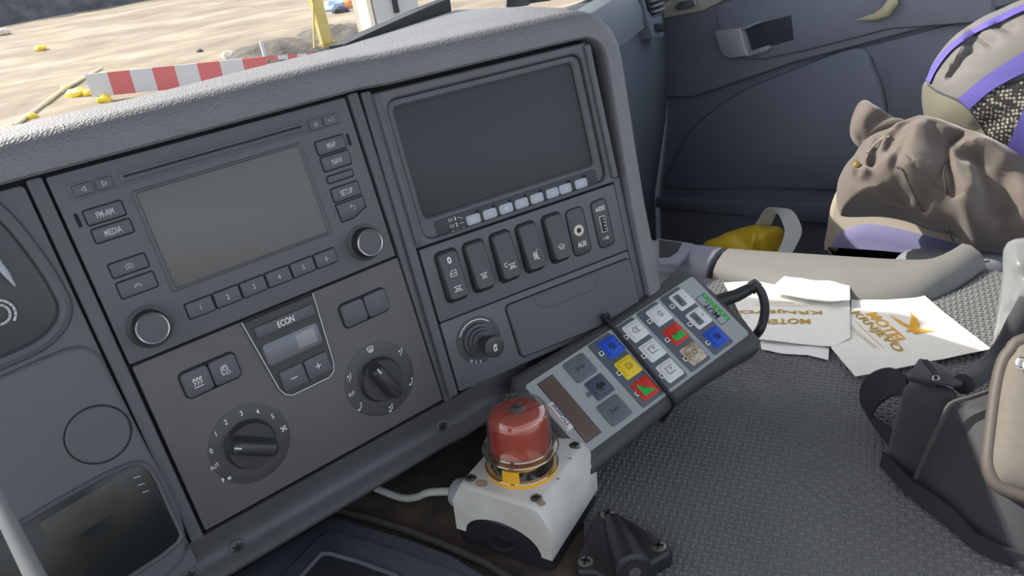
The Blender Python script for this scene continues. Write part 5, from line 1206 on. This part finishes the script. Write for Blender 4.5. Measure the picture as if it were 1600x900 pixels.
rg = [FG.loc(onz(1462+5*math.cos(a), 591+4*math.sin(a), -.336)) for a in [2*math.pi*k/16 for k in range(17)]]
obj('zipper_ring', MB().tube(rg, .0007, 6), M_chrome, bag)
obj('zipper_pull', strip([FG.loc(onz(x, y, -.337)) for x, y in ((1440, 565), (1452, 578), (1460, 590))], [FG.loc(onz(x, y, -.337)) for x, y in ((1449, 564), (1460, 576), (1467, 590))], .0015), M_web2, bag)
tb = [(1384, 706), (1429, 751), (1470, 778), (1495, 797), (1528, 834), (1560, 850), (1600, 862), (1660, 880)]
lb = [(1380, 728), (1413, 766), (1458, 803), (1482, 822), (1524, 856), (1556, 872), (1600, 884), (1660, 902)]
obj('webbing_hem', strip([FG.loc(onz(x, y, -.405)) for x, y in tb], [FG.loc(onz(x, y, -.417)) for x, y in lb], -.003), M_web2, bag)
obj('seam_piping', MB().tube(catmull([FG.loc(onz(x, y, z)) for x, y, z in ((1429, 752, -.409), (1448, 708, -.378), (1470, 662, -.352), (1485, 632, -.339), (1520, 620, -.333), (1560, 606, -.329))], 4), .0018, 6), mat('piping_grey', (70, 68, 70), .8), bag)
# loop strap
lo = [(1420, 590, -.365), (1395, 576, -.372), (1368, 582, -.385), (1350, 600, -.400), (1346, 625, -.408), (1356, 652, -.413), (1374, 678, -.414), (1392, 700, -.413)]
li = [(1418, 622, -.372), (1400, 618, -.378), (1386, 624, -.388), (1374, 634, -.398), (1366, 646, -.408), (1370, 656, -.413), (1384, 666, -.414), (1400, 676, -.413)]
obj('strap_loop', strip(catmull([FG.loc(onz(*p)) for p in lo], 5), catmull([FG.loc(onz(*p)) for p in li], 5), .002), M_web2, bag)
ls_ = [(1505, 600, -.345), (1530, 585, -.352), (1555, 562, -.352), (1575, 535, -.34), (1590, 505, -.325), (1610, 470, -.31)]
obj('shoulder_strap', MB().tube(catmull([FG.loc(onz(*p)) for p in ls_], 5), [.008]*26, 10), M_webb, bag)
FGp = facing(0, 0, onz(1610, 655, -.318), .25)
gpx = [(1582, 552), (1600, 536), (1680, 528), (1720, 560), (1730, 760), (1690, 800), (1610, 778), (1566, 762), (1552, 745), (1547, 724), (1550, 690), (1560, 612), (1570, 570)]
IP = Inflate(FGp, gpx, (1640, 665), .018, .05, (), 5, .5, 0, 1, 0, 4, 18)
mp_ = IP.meshes(); mp_.v = [tuple(FG.mi @ (FGp.m @ V(v))) for v in mp_.v]; tag(obj('front_pocket', mp_, M_pock, bag), 'light grey canvas pocket')
ol = [V((p.x, p.y, .004)) for p in IP.out]; ol.append(ol[0])
obj('pocket_piping', MB().tube([FG.mi @ (FGp.m @ p) for p in ol], .0052, 10), M_pipe, bag)
ol2 = [V((IP.c.x+(p.x-IP.c.x)*1.0, IP.c.y+(p.y-IP.c.y)*1.0, -.016)) for p in IP.out]; ol2.append(ol2[0])
obj('pocket_gusset', MB().loft([[FG.mi @ (FGp.m @ V((p.x, p.y, z))) for p in IP.out] for z in (.002, -.012, -.045)], True, False, True), mat('gusset_grey', (120, 112, 104), .9, bump=.5, bscale=900, btype='weave'), bag)
obj('pocket_zip_ring', MB().tube([FG.mi @ (FGp.m @ V((*FGp.uv(1596+6*math.cos(a), 568+8*math.sin(a), .02), .02))) for a in [2*math.pi*k/14 for k in range(15)]], .0012, 6), M_chrome, bag)
